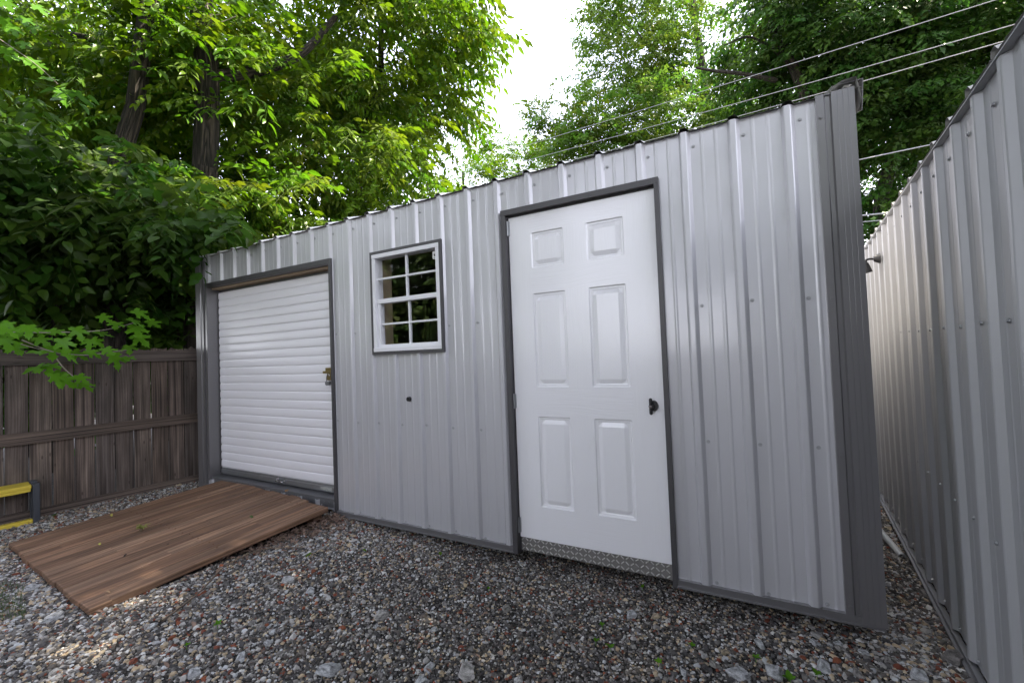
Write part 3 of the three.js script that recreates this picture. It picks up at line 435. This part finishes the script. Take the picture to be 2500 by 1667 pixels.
function boughs(kind, count) { // variants of a leafy shoot: {geo: all leaves and stem in one, leaves: matrices}
  const out = [];
  for (let v = 0; v < count; v++) {
    const { n, len, leaf, size, droop, spread } = kind, leaves = [], parts = [];
    const curve = new THREE.CatmullRomCurve3([0, 0.33, 0.66, 1].map(t => V(spread * 0.3 * gauss() * t * len, -droop * t * t * len, t * len)));
    for (let i = 0; i < n; i++) {
      const t = 0.12 + 0.88 * (i + rnd() * 0.6) / n, p = curve.getPoint(Math.min(1, t)), side = i % 2 ? 1 : -1;
      const dir = V(side * rr(0.5, 1.1), rr(-0.75, 0.05) - droop * 0.4, rr(0.1, 0.8)).normalize(), up = V(rr(-0.5, 0.5), 1, rr(-0.5, 0.5)).normalize();
      const x = V().crossVectors(dir, up).normalize(), z = V().crossVectors(x, dir), s = size * rr(0.65, 1.2);
      const m = new THREE.Matrix4().makeBasis(x.multiplyScalar(s), dir.clone().multiplyScalar(s), z.multiplyScalar(s)).setPosition(p.addScaledVector(dir, 0.015 + rr(0, kind.scatter ?? 0)));
      leaves.push(m); const g = leaf[i % leaf.length].clone(); g.applyMatrix4(m); g.deleteAttribute('uv'); parts.push(g.toNonIndexed());
    }
    const st = tube([0, 0.33, 0.66, 1].map(t => curve.getPoint(t)), 0.004, 0.0015, 5, 3); st.deleteAttribute('uv'); parts.push(st.toNonIndexed());
    out.push({ geo: mergeGeometries(parts), leaves, leaf });
  }
  return out;
}
const ovate = [leafGeo({ wid: 0.40, arch: 0.25 }), leafGeo({ wid: 0.36, arch: 0.4, fold: 0.3 }), leafGeo({ wid: 0.44, arch: 0.12 })];
const broad = [leafGeo({ wid: 0.66, arch: 0.2, peak: 0.42 }), leafGeo({ wid: 0.6, arch: 0.36, fold: 0.25 }), leafGeo({ wid: 0.72, arch: 0.1 })];
const small = [leafGeo({ wid: 0.62, n: 2 }), leafGeo({ wid: 0.75, n: 2, arch: 0.35 })];
const maples = [mapleGeo(0.15), mapleGeo(0.35), mapleGeo(-0.05)];
const B = {
  ash: boughs({ n: 26, len: 0.75, leaf: ovate, size: 0.13, droop: 0.55, spread: 0.7, scatter: 0.06 }, 5),
  vine: boughs({ n: 15, len: 0.62, leaf: broad, size: 0.13, droop: 0.45, spread: 0.6, scatter: 0.03 }, 5),
  fine: boughs({ n: 46, len: 0.85, leaf: small, size: 0.125, droop: 0.25, spread: 1.0, scatter: 0.22 }, 5),
  mid: boughs({ n: 34, len: 0.9, leaf: small, size: 0.15, droop: 0.4, spread: 1.0, scatter: 0.25 }, 5),
};
// boughs spread through a set of ellipsoids [centre, radius, count, (squash)]; each points outward and droops
function crown(root, set, mat, blobs, o = {}) {
  const items = [], q = new THREE.Quaternion();
  for (const [c, r, n, sq = 0.85] of blobs) {
    const lumps = []; for (let k = 0; k < Math.max(4, n / 16); k++) { let v; do v = V(rr(-1, 1), rr(-1, 1), rr(-1, 1)); while (v.length() > 1); lumps.push(v.multiplyScalar(0.55 / Math.max(0.35, v.length()) * Math.max(0.5, v.length()) + 0.35)); }
    for (let i = 0; i < n; i++) {
      const l = lumps[Math.floor(rnd() * lumps.length)], v = l.clone().add(V(gauss(), gauss() * 0.7, gauss()).multiplyScalar(o.lump ?? 0.2)); if (v.length() > 1.15) v.setLength(rr(0.9, 1.12));
      const p = V(c.x + v.x * r, c.y + v.y * r * sq, c.z + v.z * r);
      if (o.keep && !o.keep(p)) continue;
      const out = v.clone().setY(v.y * 0.4 + (o.lift ?? 0)).add(V(gauss(), gauss() * 0.5, gauss()).multiplyScalar(0.45)).normalize();
      const x = V().crossVectors(V(0, 1, 0), out).normalize(), y = V().crossVectors(out, x), s = rr(0.75, 1.25) * (o.scale ?? 1);
      const m = new THREE.Matrix4().makeBasis(x.multiplyScalar(s), y.multiplyScalar(s), out.clone().multiplyScalar(s)).setPosition(p);
      items.push({ m, k: Math.floor(rnd() * set.length), c: new THREE.Color().setRGB(rr(0.75, 1.25), rr(0.85, 1.15), rr(0.7, 1.2)), d: inFrame(p) ?? 99 });
    }
  }
  items.sort((a, b) => a.d - b.d);
  let budget = o.single ?? 0; // the largest leaves in view are meshes of their own
  while (budget > 0 && items.length && items[0].d < 90) { const it = items.shift(), b = set[it.k]; b.leaves.forEach((lm, i) => { const l = new THREE.Mesh(b.leaf[i % b.leaf.length], mat); l.name = 'leaf'; l.castShadow = l.receiveShadow = true; l.applyMatrix4(new THREE.Matrix4().multiplyMatrices(it.m, lm)); root.add(l); }); budget -= b.leaves.length; }
  set.forEach((b, k) => { const l = items.filter(i => i.k === k); if (!l.length) return; const im = new THREE.InstancedMesh(b.geo, mat, l.length); l.forEach((it, i) => { im.setMatrixAt(i, it.m); im.setColorAt(i, it.c); }); im.name = 'foliage'; im.userData.kind = 'stuff'; im.castShadow = im.receiveShadow = true; root.add(im); });
}
function treeBase(name, label, at, group) { return thing(name, label, 'tree', [0, 0, 0], 0, group); }
function trunk(root, pts, r0, r1, nm = 'trunk') { return part(nm, tube(pts, r0, r1, 18, 10), M.bark, root); }
const G = -0.2;

// ---- left: the drooping tree behind the fence and over the shed
{
  const t = thing('drooping_tree', 'large tree with long drooping bright green leaves hanging over the shed roof', 'tree');
  const a = P(510, 150, 5.9), b = P(330, 260, 5.6), c = P(285, 420, 5.5), base = V(a.x - 0.6, G, a.z);
  trunk(t, [base, base.clone().lerp(a, 0.5), P(505, 180, 5.9), P(495, 60, 5.9), P(470, -250, 6.2)], 0.19, 0.12);
  trunk(t, [V(c.x - 0.2, G, c.z), c, b, P(345, 120, 5.6), P(390, -150, 5.8)], 0.14, 0.09);
  trunk(t, [P(505, 190, 5.9), P(640, 170, 6.2), P(735, 130, 6.4), P(820, 40, 6.6)], 0.09, 0.04, 'limb');
  trunk(t, [V(P(880, 420, 8.2).x, G, P(880, 420, 8.2).z), P(875, 420, 8.2), P(890, 300, 8.2), P(925, 210, 8.2), P(930, 60, 8.2)], 0.11, 0.05, 'limb');
  trunk(t, [P(878, 350, 8.2), P(850, 300, 8.2), P(800, 240, 8.2)], 0.05, 0.02, 'limb');
  trunk(t, [P(345, 150, 7.0), P(200, 90, 6.8), P(60, 80, 6.6)], 0.07, 0.03, 'limb');
  for (const [q, w] of [[[P(480, -10, 5.6), P(510, 30, 5.6), P(525, 55, 5.6), P(575, 40, 5.6)], 0.012], [[P(470, 10, 5.6), P(490, 40, 5.6), P(500, 60, 5.6)], 0.008], [[P(500, 0, 5.6), P(515, 35, 5.6), P(545, 30, 5.6), P(560, 5, 5.6)], 0.008], [[P(430, 5, 5.6), P(460, 20, 5.6), P(500, 30, 5.6)], 0.007]]) part('dead_twig', tube(q, w, w * 0.4, 10, 5), M.twig, t);
  const keep = p => !(p.x > -3.75 && p.x < 2 && p.z > -2.9 && p.z < 0.3 && p.y < 2.55);
  crown(t, B.ash, LM.ash, [
    [P(330, 80, 7.6), 2.6, 470], [P(700, 60, 7.6), 2.3, 470], [P(935, 90, 8.4), 1.75, 420, 1.1], [P(1000, 290, 8.6), 1.2, 230, 1.0], [P(830, 330, 7.6), 1.35, 260], [P(620, 330, 7.0), 1.5, 300], [P(420, 200, 6.0), 1.2, 110], [P(180, 60, 6.0), 1.2, 110], [P(960, 470, 8.0), 1.0, 130, 0.7],
    [P(760, 500, 6.8), 0.85, 110, 0.6], [P(1065, 30, 8.4), 0.95, 120], [P(560, 520, 6.2), 0.8, 90, 0.7], [P(100, 200, 7.0), 2.0, 260], [P(600, -350, 8.5), 3.0, 120], [P(1110, 160, 8.6), 0.5, 30, 1.4], [P(300, 330, 7.4), 1.7, 260], [P(80, 330, 7.4), 1.8, 240], [P(120, 120, 10.5), 2.8, 260], [P(480, 160, 10.5), 2.6, 260], [P(760, 230, 10.5), 2.2, 180],
  ], { single: 300, keep, lump: 0.17 });
}
// ---- the shrub leaning over the fence corner
{
  const t = thing('leafy_shrub', 'broad leaved shrub hanging over the fence and the shed corner', 'shrub');
  const a = P(120, 640, 5.4); trunk(t, [V(a.x, G, a.z), P(130, 800, 5.3), P(190, 600, 5.1), P(260, 480, 4.9)], 0.05, 0.02, 'stem'); trunk(t, [V(a.x + 0.4, G, a.z - 0.6), P(300, 800, 5.4), P(330, 640, 5.1), P(420, 560, 4.9)], 0.045, 0.02, 'stem');
  crown(t, B.vine, LM.vine, [
    [P(110, 400, 4.4), 0.75, 95], [P(270, 470, 4.6), 0.75, 110], [P(420, 560, 4.8), 0.55, 80, 0.8], [P(180, 560, 4.8), 0.8, 130], [P(40, 540, 4.6), 0.7, 90], [P(360, 620, 5.1), 0.6, 90], [P(455, 555, 4.3), 0.24, 15, 0.7], [P(500, 535, 4.15), 0.16, 7, 0.6], [P(60, 650, 5.2), 0.8, 70], [P(250, 670, 5.3), 0.6, 50],
  ], { single: 300, lump: 0.2, keep: p => !(p.x > -3.4 && p.y < 2.2) });
}
// ---- dense undergrowth behind the fence
{
  for (const [u, v, d, r, n] of [[60, 720, 6.4, 1.3, 190], [260, 720, 6.6, 1.3, 200], [430, 760, 7.0, 1.2, 160], [150, 560, 7.2, 1.6, 220], [400, 600, 7.4, 1.5, 190], [560, 600, 8.2, 1.4, 140]]) {
    const t = thing('undergrowth_bush', 'dark bush in the shade behind the board fence', 'bush', [0, 0, 0], 0, 'bushes behind the board fence');
    const c = P(u, v, d); trunk(t, [V(c.x, G, c.z), V(c.x + 0.1, c.y * 0.5, c.z), c], 0.04, 0.015, 'stem');
    crown(t, B.mid, LM.vine, [[c, r, n, 1.0]], { lump: 0.25, keep: p => p.x < -4.05 - 0.143 * p.z + 0.0 || p.z < -3 });
  }
}
// ---- maple branch in front of the fence
{
  const t = thing('maple_branch', 'low maple branch with large lobed bright green leaves in front of the board fence', 'branch');
  const z = (x, y) => [x / 4.9, 740 + y / 4.9];
  const L = [[120, 350], [250, 330], [30, 420], [200, 560], [330, 340], [520, 470], [700, 350], [950, 370], [1250, 380], [1380, 270], [1650, 230], [1850, 260], [1640, 350], [1700, 440], [450, 600], [620, 600], [860, 650], [960, 640], [430, 790], [580, 780], [760, 860], [1000, 920], [1130, 600], [1310, 590], [1540, 560], [1400, 700], [1520, 680], [1060, 490], [1710, 130], [1270, 200], [40, 280], [690, 920], [820, 960], [1040, 1000], [-80, 380], [-120, 560], [80, 500], [780, 520], [540, 360], [1180, 480]];
  const fz = x => -3.951 - 0.14265 * x;
  const pts = L.map(([x, y]) => { const [u, v] = z(x, y); const base = P(u, v, 1).sub(camera.position), o = camera.position; let tt = (-3.951 - 0.14265 * o.z - o.x) / (base.x + 0.14265 * base.z); tt *= rr(0.86, 0.955); return o.clone().addScaledVector(base, tt); });
  const stems = [[[-150, 420], [120, 440], [420, 520], [620, 560]], [[-150, 330], [250, 330], [700, 330], [1250, 300], [1650, 200]], [[250, 420], [620, 560], [1000, 600], [1500, 540]], [[620, 580], [760, 760], [900, 880]]];
  for (const s of stems) part('twig', tube(s.map(([x, y]) => { const [u, v] = z(x, y + 20), b = P(u, v, 1).sub(camera.position), o = camera.position, tt = 0.93 * (-3.951 - 0.14265 * o.z - o.x) / (b.x + 0.14265 * b.z); return o.clone().addScaledVector(b, tt); }), 0.006, 0.0025, 14, 5), M.twig, t);
  pts.forEach((p, i) => { const m = new THREE.Mesh(maples[i % 3], LM.maple); m.name = 'leaf'; m.castShadow = m.receiveShadow = true; const dir = V(rr(0.2, 0.7), rr(-0.75, -0.15), rr(-0.7, 0.5)).normalize(), up = V(rr(0.3, 0.8), 1, rr(-0.2, 0.6)).normalize(), x = V().crossVectors(dir, up).normalize(), zz = V().crossVectors(x, dir), s = rr(0.115, 0.165); m.applyMatrix4(new THREE.Matrix4().makeBasis(x.multiplyScalar(s), dir.clone().multiplyScalar(s), zz.multiplyScalar(s)).setPosition(p.addScaledVector(dir, -s * 0.5))); t.add(m); });
}
{ // a second maple branch high at the left
  const t = thing('maple_branch', 'maple branch hanging high beside the drooping tree', 'branch');
  const L = [[20, 15], [10, 60], [35, 80], [55, 110], [15, 130], [40, 145], [70, 150], [95, 165], [120, 195], [140, 220], [155, 240], [60, 55], [100, 25], [80, 70]];
  part('twig', tube([P(-60, 60, 4.2), P(20, 110, 4.2), P(90, 160, 4.2), P(140, 205, 4.2)], 0.006, 0.002, 10, 5), M.twig, t);
  L.forEach(([u, v], i) => { const m = new THREE.Mesh(maples[i % 3], LM.maple); m.name = 'leaf'; m.castShadow = m.receiveShadow = true; const dir = V(rr(0.2, 0.7), rr(-0.9, -0.3), rr(-0.5, 0.3)).normalize(), up = V(rr(0.2, 0.9), 1, rr(-0.2, 0.8)).normalize(), x = V().crossVectors(dir, up).normalize(), zz = V().crossVectors(x, dir), s = rr(0.12, 0.16); m.applyMatrix4(new THREE.Matrix4().makeBasis(x.multiplyScalar(s), dir.clone().multiplyScalar(s), zz.multiplyScalar(s)).setPosition(P(u, v, 4.2).addScaledVector(dir, -s * 0.5))); t.add(m); });
}
// ---- right: the pale tree, the dark tree over the garage, far trees
{
  const t = thing('pale_tree', 'tall fine leaved mid green tree standing behind the shed', 'tree');
  const b = P(1750, 300, 19); trunk(t, [V(b.x, G, b.z), P(1745, 420, 19), P(1720, 200, 19), P(1680, -60, 19)], 0.3, 0.14);
  trunk(t, [P(1735, 330, 19), P(1600, 300, 19), P(1500, 270, 18.6)], 0.1, 0.04, 'limb'); trunk(t, [P(1725, 240, 19), P(1600, 130, 19), P(1520, 40, 19)], 0.12, 0.05, 'limb');
  crown(t, B.fine, LM.pale, [
    [P(1400, 300, 18.5), 1.6, 190], [P(1450, 370, 18.5), 1.7, 180], [P(1520, 180, 19), 1.9, 230], [P(1570, 60, 19), 2.4, 320], [P(1600, 300, 18.6), 2.4, 350], [P(1560, 400, 18.4), 1.8, 200], [P(1720, 180, 19.4), 3.0, 420], [P(1730, 380, 18.6), 2.3, 260], [P(1620, -120, 19), 3.0, 260], [P(1350, 285, 18.5), 0.7, 36],
  ], { lump: 0.2, lift: 0.15 });
}
{
  const t = thing('dark_tree', 'big dark green tree rising behind the metal garage', 'tree');
  const b = P(1945, 190, 12.5), k = P(2220, 300, 14);
  trunk(t, [V(b.x + 1.2, G, b.z), P(2010, 420, 12.8), P(1950, 190, 12.5), P(1905, 100, 12.5), P(1860, 10, 12.5), P(1830, -120, 12.5)], 0.22, 0.10);
  trunk(t, [P(1895, 196, 12.5), P(1800, 178, 12.3), P(1740, 172, 12.2), P(1700, 165, 12.1)], 0.07, 0.03, 'limb'); trunk(t, [P(1950, 190, 12.5), P(1900, 130, 12.4), P(1830, 90, 12.3), P(1770, 110, 12.2)], 0.05, 0.02, 'limb');
  trunk(t, [V(k.x, G, k.z), P(2150, 520, 14), P(2200, 340, 14), P(2270, 150, 14), P(2300, -80, 14)], 0.26, 0.12); trunk(t, [P(2210, 330, 14), P(2330, 200, 13.6), P(2460, 60, 13.4)], 0.10, 0.05, 'limb');
  crown(t, B.mid, LM.deep, [
    [P(2050, 100, 12.5), 2.1, 420], [P(2250, 60, 12), 2.0, 420], [P(2430, 60, 11.5), 1.9, 330], [P(2150, 260, 13), 1.9, 330], [P(2000, 220, 13.5), 1.6, 240], [P(2330, 250, 13), 1.8, 300], [P(2180, 420, 14), 1.8, 260], [P(1900, 20, 12.5), 1.5, 220], [P(2150, 560, 15), 1.4, 160], [P(1880, 230, 14), 1.2, 120], [P(2080, 400, 15), 1.6, 180],
  ], { lump: 0.2 });
}
for (const [u, v, d, r, n, tr] of [[1265, 400, 27, 2.0, 200, 'far green tree low in the sky gap behind the shed roof'], [1130, 420, 26, 2.6, 240, 'far tree half hidden by the drooping tree above the shed roof']]) {
  const t = thing('far_tree', tr, 'tree'); const c = P(u, v, d); trunk(t, [V(c.x, G, c.z), V(c.x, c.y * 0.5, c.z), c], 0.2, 0.08); crown(t, B.fine, LM.ash, [[c, r, n, 0.8]], { lift: 0.2, scale: 1.1 });
}
for (let k = 0; k < 9; k++) { // hedge along the fence across the yard
  const t = thing('hedge_bush', 'leafy bush in the hedge behind the yard fence', 'bush', [0, 0, 0], 0, 'hedge behind the yard fence'), x = -19 + k * 1.75 + rr(-0.3, 0.3), z = 11.2 + rr(-0.5, 0.5);
  trunk(t, [V(x, G, z), V(x, 0.8, z), V(x, 1.6, z)], 0.04, 0.02, 'stem'); crown(t, B.mid, LM.plain, [[V(x, 1.6 + rr(-0.3, 0.5), z), 1.45, 85, 1]], { scale: 1.2, lump: 0.3 });
}
for (let k = 0; k < 8; k++) { // low bushes beyond the shed and the garage
  const t = thing('back_bush', 'leafy bush in the hedge growing behind the shed', 'bush', [0, 0, 0], 0, 'hedge behind the shed'), x = -7 + k * 2 + rr(-0.3, 0.3), z = -9.5 + rr(-0.6, 0.6);
  trunk(t, [V(x, G, z), V(x, 0.8, z), V(x, 1.6, z)], 0.04, 0.02, 'stem'); crown(t, B.mid, LM.plain, [[V(x, 1.3 + rr(-0.2, 0.4), z), 1.35, 75, 1]], { scale: 1.2, lump: 0.3 });
}
// ---- trees across the yard behind the camera, mirrored in the window and the glossy walls
for (const [x, z, h, r, l] of [[-11.2, 12.6, 4.6, 2.4, 'low leafy tree across the yard behind the hedge'], [-7.5, 13, 6.5, 3.4, 'round leafy tree across the yard facing the shed window'], [-13, 11, 7.5, 3.6, 'tall leafy tree across the yard beyond the board fence'], [1.5, 15, 7, 3.6, 'wide leafy tree across the yard facing the white door'], [8.5, 13, 7, 3.4, 'leafy tree across the yard beyond the metal garage']]) {
  const t = thing('yard_tree', l, 'tree'); trunk(t, [V(x, G, z), V(x + 0.1, h * 0.5, z), V(x, h, z)], 0.25, 0.08); crown(t, B.mid, LM.plain, [[V(x, h - 0.6, z), r, 420, 0.8]], { lift: 0.1, scale: 1.3 });
}

{ // the spreading tree that shades the yard from above; its leaves are mirrored at the top of the window
  const t = thing('shade_tree', 'spreading tree standing across the yard, its boughs reaching over the gravel', 'tree');
  trunk(t, [V(-3.2, G, 8), V(-3.0, 3, 7.8), V(-2.2, 6, 6.5), V(-1.2, 8.5, 5)], 0.3, 0.16); trunk(t, [V(-2.8, 4.2, 7.4), V(-3.6, 6.4, 5.6), V(-3.8, 7.4, 4.2)], 0.14, 0.06, 'limb'); trunk(t, [V(-2.4, 5.4, 6.9), V(0.2, 7, 4), V(1.6, 7.6, 1.5)], 0.14, 0.06, 'limb');
  crown(t, B.mid, LM.plain, [[V(-1.0, 7.5, 2.4), 2.4, 250, 0.55], [V(-3.6, 7.6, 4.4), 2.0, 180, 0.55], [V(1.8, 8, 4), 2.6, 230, 0.55], [V(-2.5, 7.8, 6), 2.8, 240, 0.6], [V(4.2, 7.6, 4.4), 2.2, 160, 0.6]], { scale: 1.4, lump: 0.25 });
  // the long bough reaching to the shed, and the ones behind it
  const row = []; for (let x = -0.9; x < 6.4; x += 0.36) for (const z of [-1.6, -1.3, -1.0, -0.65, -0.3, 0.05]) if (!(z > -0.8 && z < -0.2 && x > 2.2 && x < 2.9)) row.push([V(x, 8 + rr(-0.2, 0.2), z), 0.2, 17, 1]);
  trunk(t, [V(1.6, 7.6, 1.5), V(0.4, 7.8, 0), V(-1.5, 8, -1)], 0.05, 0.02, 'limb'); trunk(t, [V(1.6, 7.6, 1.5), V(3.5, 7.9, -0.2), V(6.2, 8, -1.1)], 0.05, 0.02, 'limb');
  crown(t, B.mid, LM.plain, row, { scale: 0.55, lump: 0.5 });
  crown(t, B.mid, LM.plain, [0, 1, 2, 3, 4, 5, 6].flatMap(k => [[V(-0.4 + k * 1.15, 8, 0.62), 0.5, 34, 0.8], [V(k * 1.15, 8.1, 1.3), 0.7, 40, 0.8]]), { scale: 0.7, lump: 0.3 });
}

// ---------------------------------------------------------------- overhead wires
{
  const W = [[[P(2520, -28, 7), P(1880, 172, 9.4), P(1230, 372, 15)], 0.008, 'top pale overhead wire of the lower bundle crossing behind the shed'], [[P(2540, 42, 7), P(1850, 238, 9.5), P(1200, 415, 15)], 0.008, 'middle overhead wire crossing above the shed roof'], [[P(2540, 76, 7), P(1700, 312, 10), P(1240, 430, 15)], 0.008, 'lowest overhead wire just above the shed roof'], [[P(1480, 108, 24), P(1350, 152, 25), P(1200, 206, 26)], 0.014, 'thin overhead wire crossing the open sky'], [[P(2400, 330, 9), P(2300, 348, 9.2), P(2060, 398, 9.8)], 0.013, 'bright cable running from behind the metal garage towards the shed corner'], [[P(2300, 505, 9), P(2190, 518, 9.2), P(2060, 530, 9.6)], 0.018, 'thick dark cable low between the shed and the garage'], [[P(2300, 522, 9), P(2190, 534, 9.2), P(2060, 546, 9.6)], 0.011, 'thin cable just below the thick one between shed and garage']];
  for (const [p, r, l] of W) { const o = part(numbered('overhead_wire'), tube(p, r, r, 20, 6), std(0.24, 0.24, 0.25, 0.5), scene); tag(o, l, 'wire'); }
}

// ---------------------------------------------------------------- litter, weeds
{
  const dead = [leafGeo({ wid: 0.5, arch: 0.5, fold: 0.5 }), leafGeo({ wid: 0.4, arch: -0.3, fold: 0.7 })], list = [];
  for (let i = 0; i < 1150; i++) { let x, z; if (i < 800) { x = -1.60 + Math.abs(gauss()) * 0.12; z = 0.04 + Math.abs(gauss()) * 0.35; x -= z * 0.05; } else if (i < 920) { x = rr(-4.0, -3.4); z = rr(-0.05, 1.3); } else { x = rr(-3.4, 2); z = rr(0.05, 2); if (onRamp(x, z)) continue; } list.push([x, gy(x, z) + rr(0.004, 0.022), z]); }
  dead.forEach((g, k) => { const l = list.filter((_, i) => i % 2 === k), im = new THREE.InstancedMesh(g, std(1, 1, 1, 0.9), l.length); l.forEach(([x, y, z], i) => { const s = rr(0.018, 0.042); im.setMatrixAt(i, new THREE.Matrix4().compose(V(x, y, z), new THREE.Quaternion().setFromEuler(new THREE.Euler(-1.57 + rr(-0.5, 0.5), rr(-0.5, 0.5), rnd() * 6.28)), V(s, s, s))); const c = rr(0.7, 1.3); im.setColorAt(i, new THREE.Color().setRGB(0.22 * c, 0.15 * c, 0.115 * c)); }); im.name = numbered('leaf_litter'); im.castShadow = im.receiveShadow = true; scene.add(im); tag(im, k ? 'curled brown leaf litter scattered beside the ramp' : 'flat brown leaf litter scattered beside the ramp', 'leaf litter', null, 'stuff'); });
  // twigs and stalks over the gravel
  const g = []; for (let i = 0; i < 70; i++) { const x = rr(-3.3, 1.6), z = rr(0.15, 1.7); if (onRamp(x, z)) continue; const a = rnd() * 6.28, L = rr(0.03, 0.12), y = gy(x, z) + 0.014; g.push(tube([V(x, y, z), V(x + Math.cos(a) * L * 0.5 + rr(-0.008, 0.008), y + rr(0.002, 0.01), z + Math.sin(a) * L * 0.5), V(x + Math.cos(a) * L, y, z + Math.sin(a) * L)], 0.0014, 0.0008, 4, 4)); }
  const tw = part('twig_litter', g, std(0.17, 0.13, 0.10, 0.9), scene); tag(tw, 'fine dry twigs scattered over the gravel', 'twigs', null, 'stuff');
  // a longer bare stick beside the ramp
  { const q = (u, v) => { let p = hit(u, v, -0.1); return p.setY(gy(p.x, p.z) + 0.02); }; const o = part('dry_stick', tube([q(395, 1520), q(480, 1455), q(560, 1380), q(640, 1345), q(740, 1338)], 0.006, 0.003, 24, 5), std(0.16, 0.12, 0.09, 0.9), scene); tag(o, 'long dry stick lying on the gravel beside the ramp edge', 'stick'); }
  // things lying on the ramp
  const onTop = (u, v, dy) => { let p = hit(u, v, -0.03); const y = -0.033 - Math.tan(0.0528) * (p.z - 0.745) + dy; return hit(u, v, y); };
  { const t = thing('catkin_clump', 'wilted yellow green catkin clump lying on the ramp', 'plant debris', onTop(345, 1290, 0.006).toArray()); const gg = []; for (let i = 0; i < 16; i++) { const a = rnd() * 6.28, L = rr(0.02, 0.06); gg.push(tube([V(rr(-0.02, 0.02), 0.004, rr(-0.015, 0.015)), V(Math.cos(a) * L * 0.6, rr(0.008, 0.03), Math.sin(a) * L * 0.6), V(Math.cos(a) * L, rr(0.002, 0.02), Math.sin(a) * L)], 0.0035, 0.002, 5, 5)); } part('catkins', gg, std(0.22, 0.23, 0.05, 0.8), t); part('stalk', tube([V(0.03, 0.004, 0.02), V(0.06, 0.01, 0.035), V(0.085, 0.006, 0.03)], 0.004, 0.003, 6, 5), std(0.12, 0.09, 0.05, 0.9), t); }
  const bits = [[608, 1260, 'green', 0.045, 'green leaf lying on the ramp planks'], [270, 1255, 'yellow', 0.035, 'narrow yellow leaf lying near the fence side of the ramp'], [242, 1325, 'yellow', 0.03, 'small yellow leaf lying low on the ramp'], [310, 1352, 'dark', 0.03, 'small dark leaf scrap lying on the ramp'], [412, 1328, 'dark', 0.022, 'black leaf scrap in the middle of the ramp'], [440, 1235, 'yellow', 0.018, 'tiny pale leaf scrap high on the ramp'], [255, 1445, 'tan', 0.03, 'curled tan leaf at the low corner of the ramp'], [696, 1198, 'orange', 0.04, 'orange brown star shaped leaf on the roller door sill']];
  const bm = { green: std(0.07, 0.12, 0.03, 0.8), yellow: std(0.4, 0.36, 0.08, 0.8), dark: std(0.03, 0.025, 0.02, 0.9), tan: std(0.35, 0.22, 0.12, 0.8), orange: std(0.45, 0.24, 0.08, 0.8) };
  for (const [u, v, m, s, l] of bits) { const o = part(numbered('fallen_leaf'), m === 'orange' ? maples[1] : dead[0], bm[m], scene); o.position.copy(onTop(u, v, 0.008)); o.rotation.set(-1.4 + rr(-0.2, 0.2), rr(-0.2, 0.2), rnd() * 6.28); o.scale.setScalar(s); tag(o, l, 'leaf'); }
  const gb = [[1075, 1348, 0.06], [762, 1352, 0.05], [885, 1340, 0.035]]; gb.forEach(([u, v, s], i) => { const o = part(numbered('fallen_leaf'), ovate[i], LM.ash, scene); const p = hit(u, v, -0.1); o.position.set(p.x, gy(p.x, p.z) + 0.022, p.z); o.rotation.set(-1.4, 0.2, i * 2 + 0.7); o.scale.setScalar(s); tag(o, 'slender green leaf lying on the gravel before the wall', 'leaf', 'green leaves fallen on the gravel'); });
  // weeds
  const wl = [[1568, 1418, 0.035], [1845, 1600, 0.045], [1995, 1640, 0.05], [1930, 1655, 0.06], [1455, 1560, 0.04], [1490, 1575, 0.05], [1608, 1610, 0.04], [1193, 1435, 0.03], [530, 1545, 0.05], [70, 1390, 0.05], [130, 1275, 0.05], [1960, 1345, 0.03], [455, 1595, 0.03], [1470, 1520, 0.035], [1690, 1570, 0.035]];
  wl.forEach(([u, v, s]) => { const p = hit(u, v, -0.14), t = thing('small_weed', 'tiny green weed sprouting from the gravel', 'weed', [p.x, gy(p.x, p.z), p.z], rnd() * 6.28, 'weeds sprouting from the gravel'); for (let i = 0; i < 5; i++) { const l = part('leaf', broad[i % 3], LM.maple, t); l.rotation.set(-0.6 - rnd() * 0.5, i * 1.256 + rr(-0.3, 0.3), 0, 'YXZ'); l.position.y = 0.012 + s * 0.2; l.scale.setScalar(s * rr(0.35, 0.6)); } part('stem', tube([V(0, 0, 0), V(0.002, 0.01, 0), V(0, 0.014 + s * 0.2, 0)], 0.0015, 0.001, 4, 4), LM.maple, t); });
  // grass tuft at the low end of the ramp
  const gt = []; for (let i = 0; i < 260; i++) { const p = hit(rr(-30, 60), rr(1430, 1520), -0.11), a = rnd() * 6.28, h = rr(0.02, 0.07); p.y = gy(p.x, p.z); const b = new THREE.ConeGeometry(0.0014, h, 3); b.translate(0, h / 2, 0); b.rotateZ(rr(-0.7, 0.7)); b.rotateY(a); b.translate(p.x, p.y, p.z); gt.push(b); }
  tag(part('grass_tuft', gt, std(0.06, 0.11, 0.025, 0.8), scene), 'thin patch of short grass at the low end of the ramp', 'grass', null, 'stuff');
}

renderer.render(scene, camera);
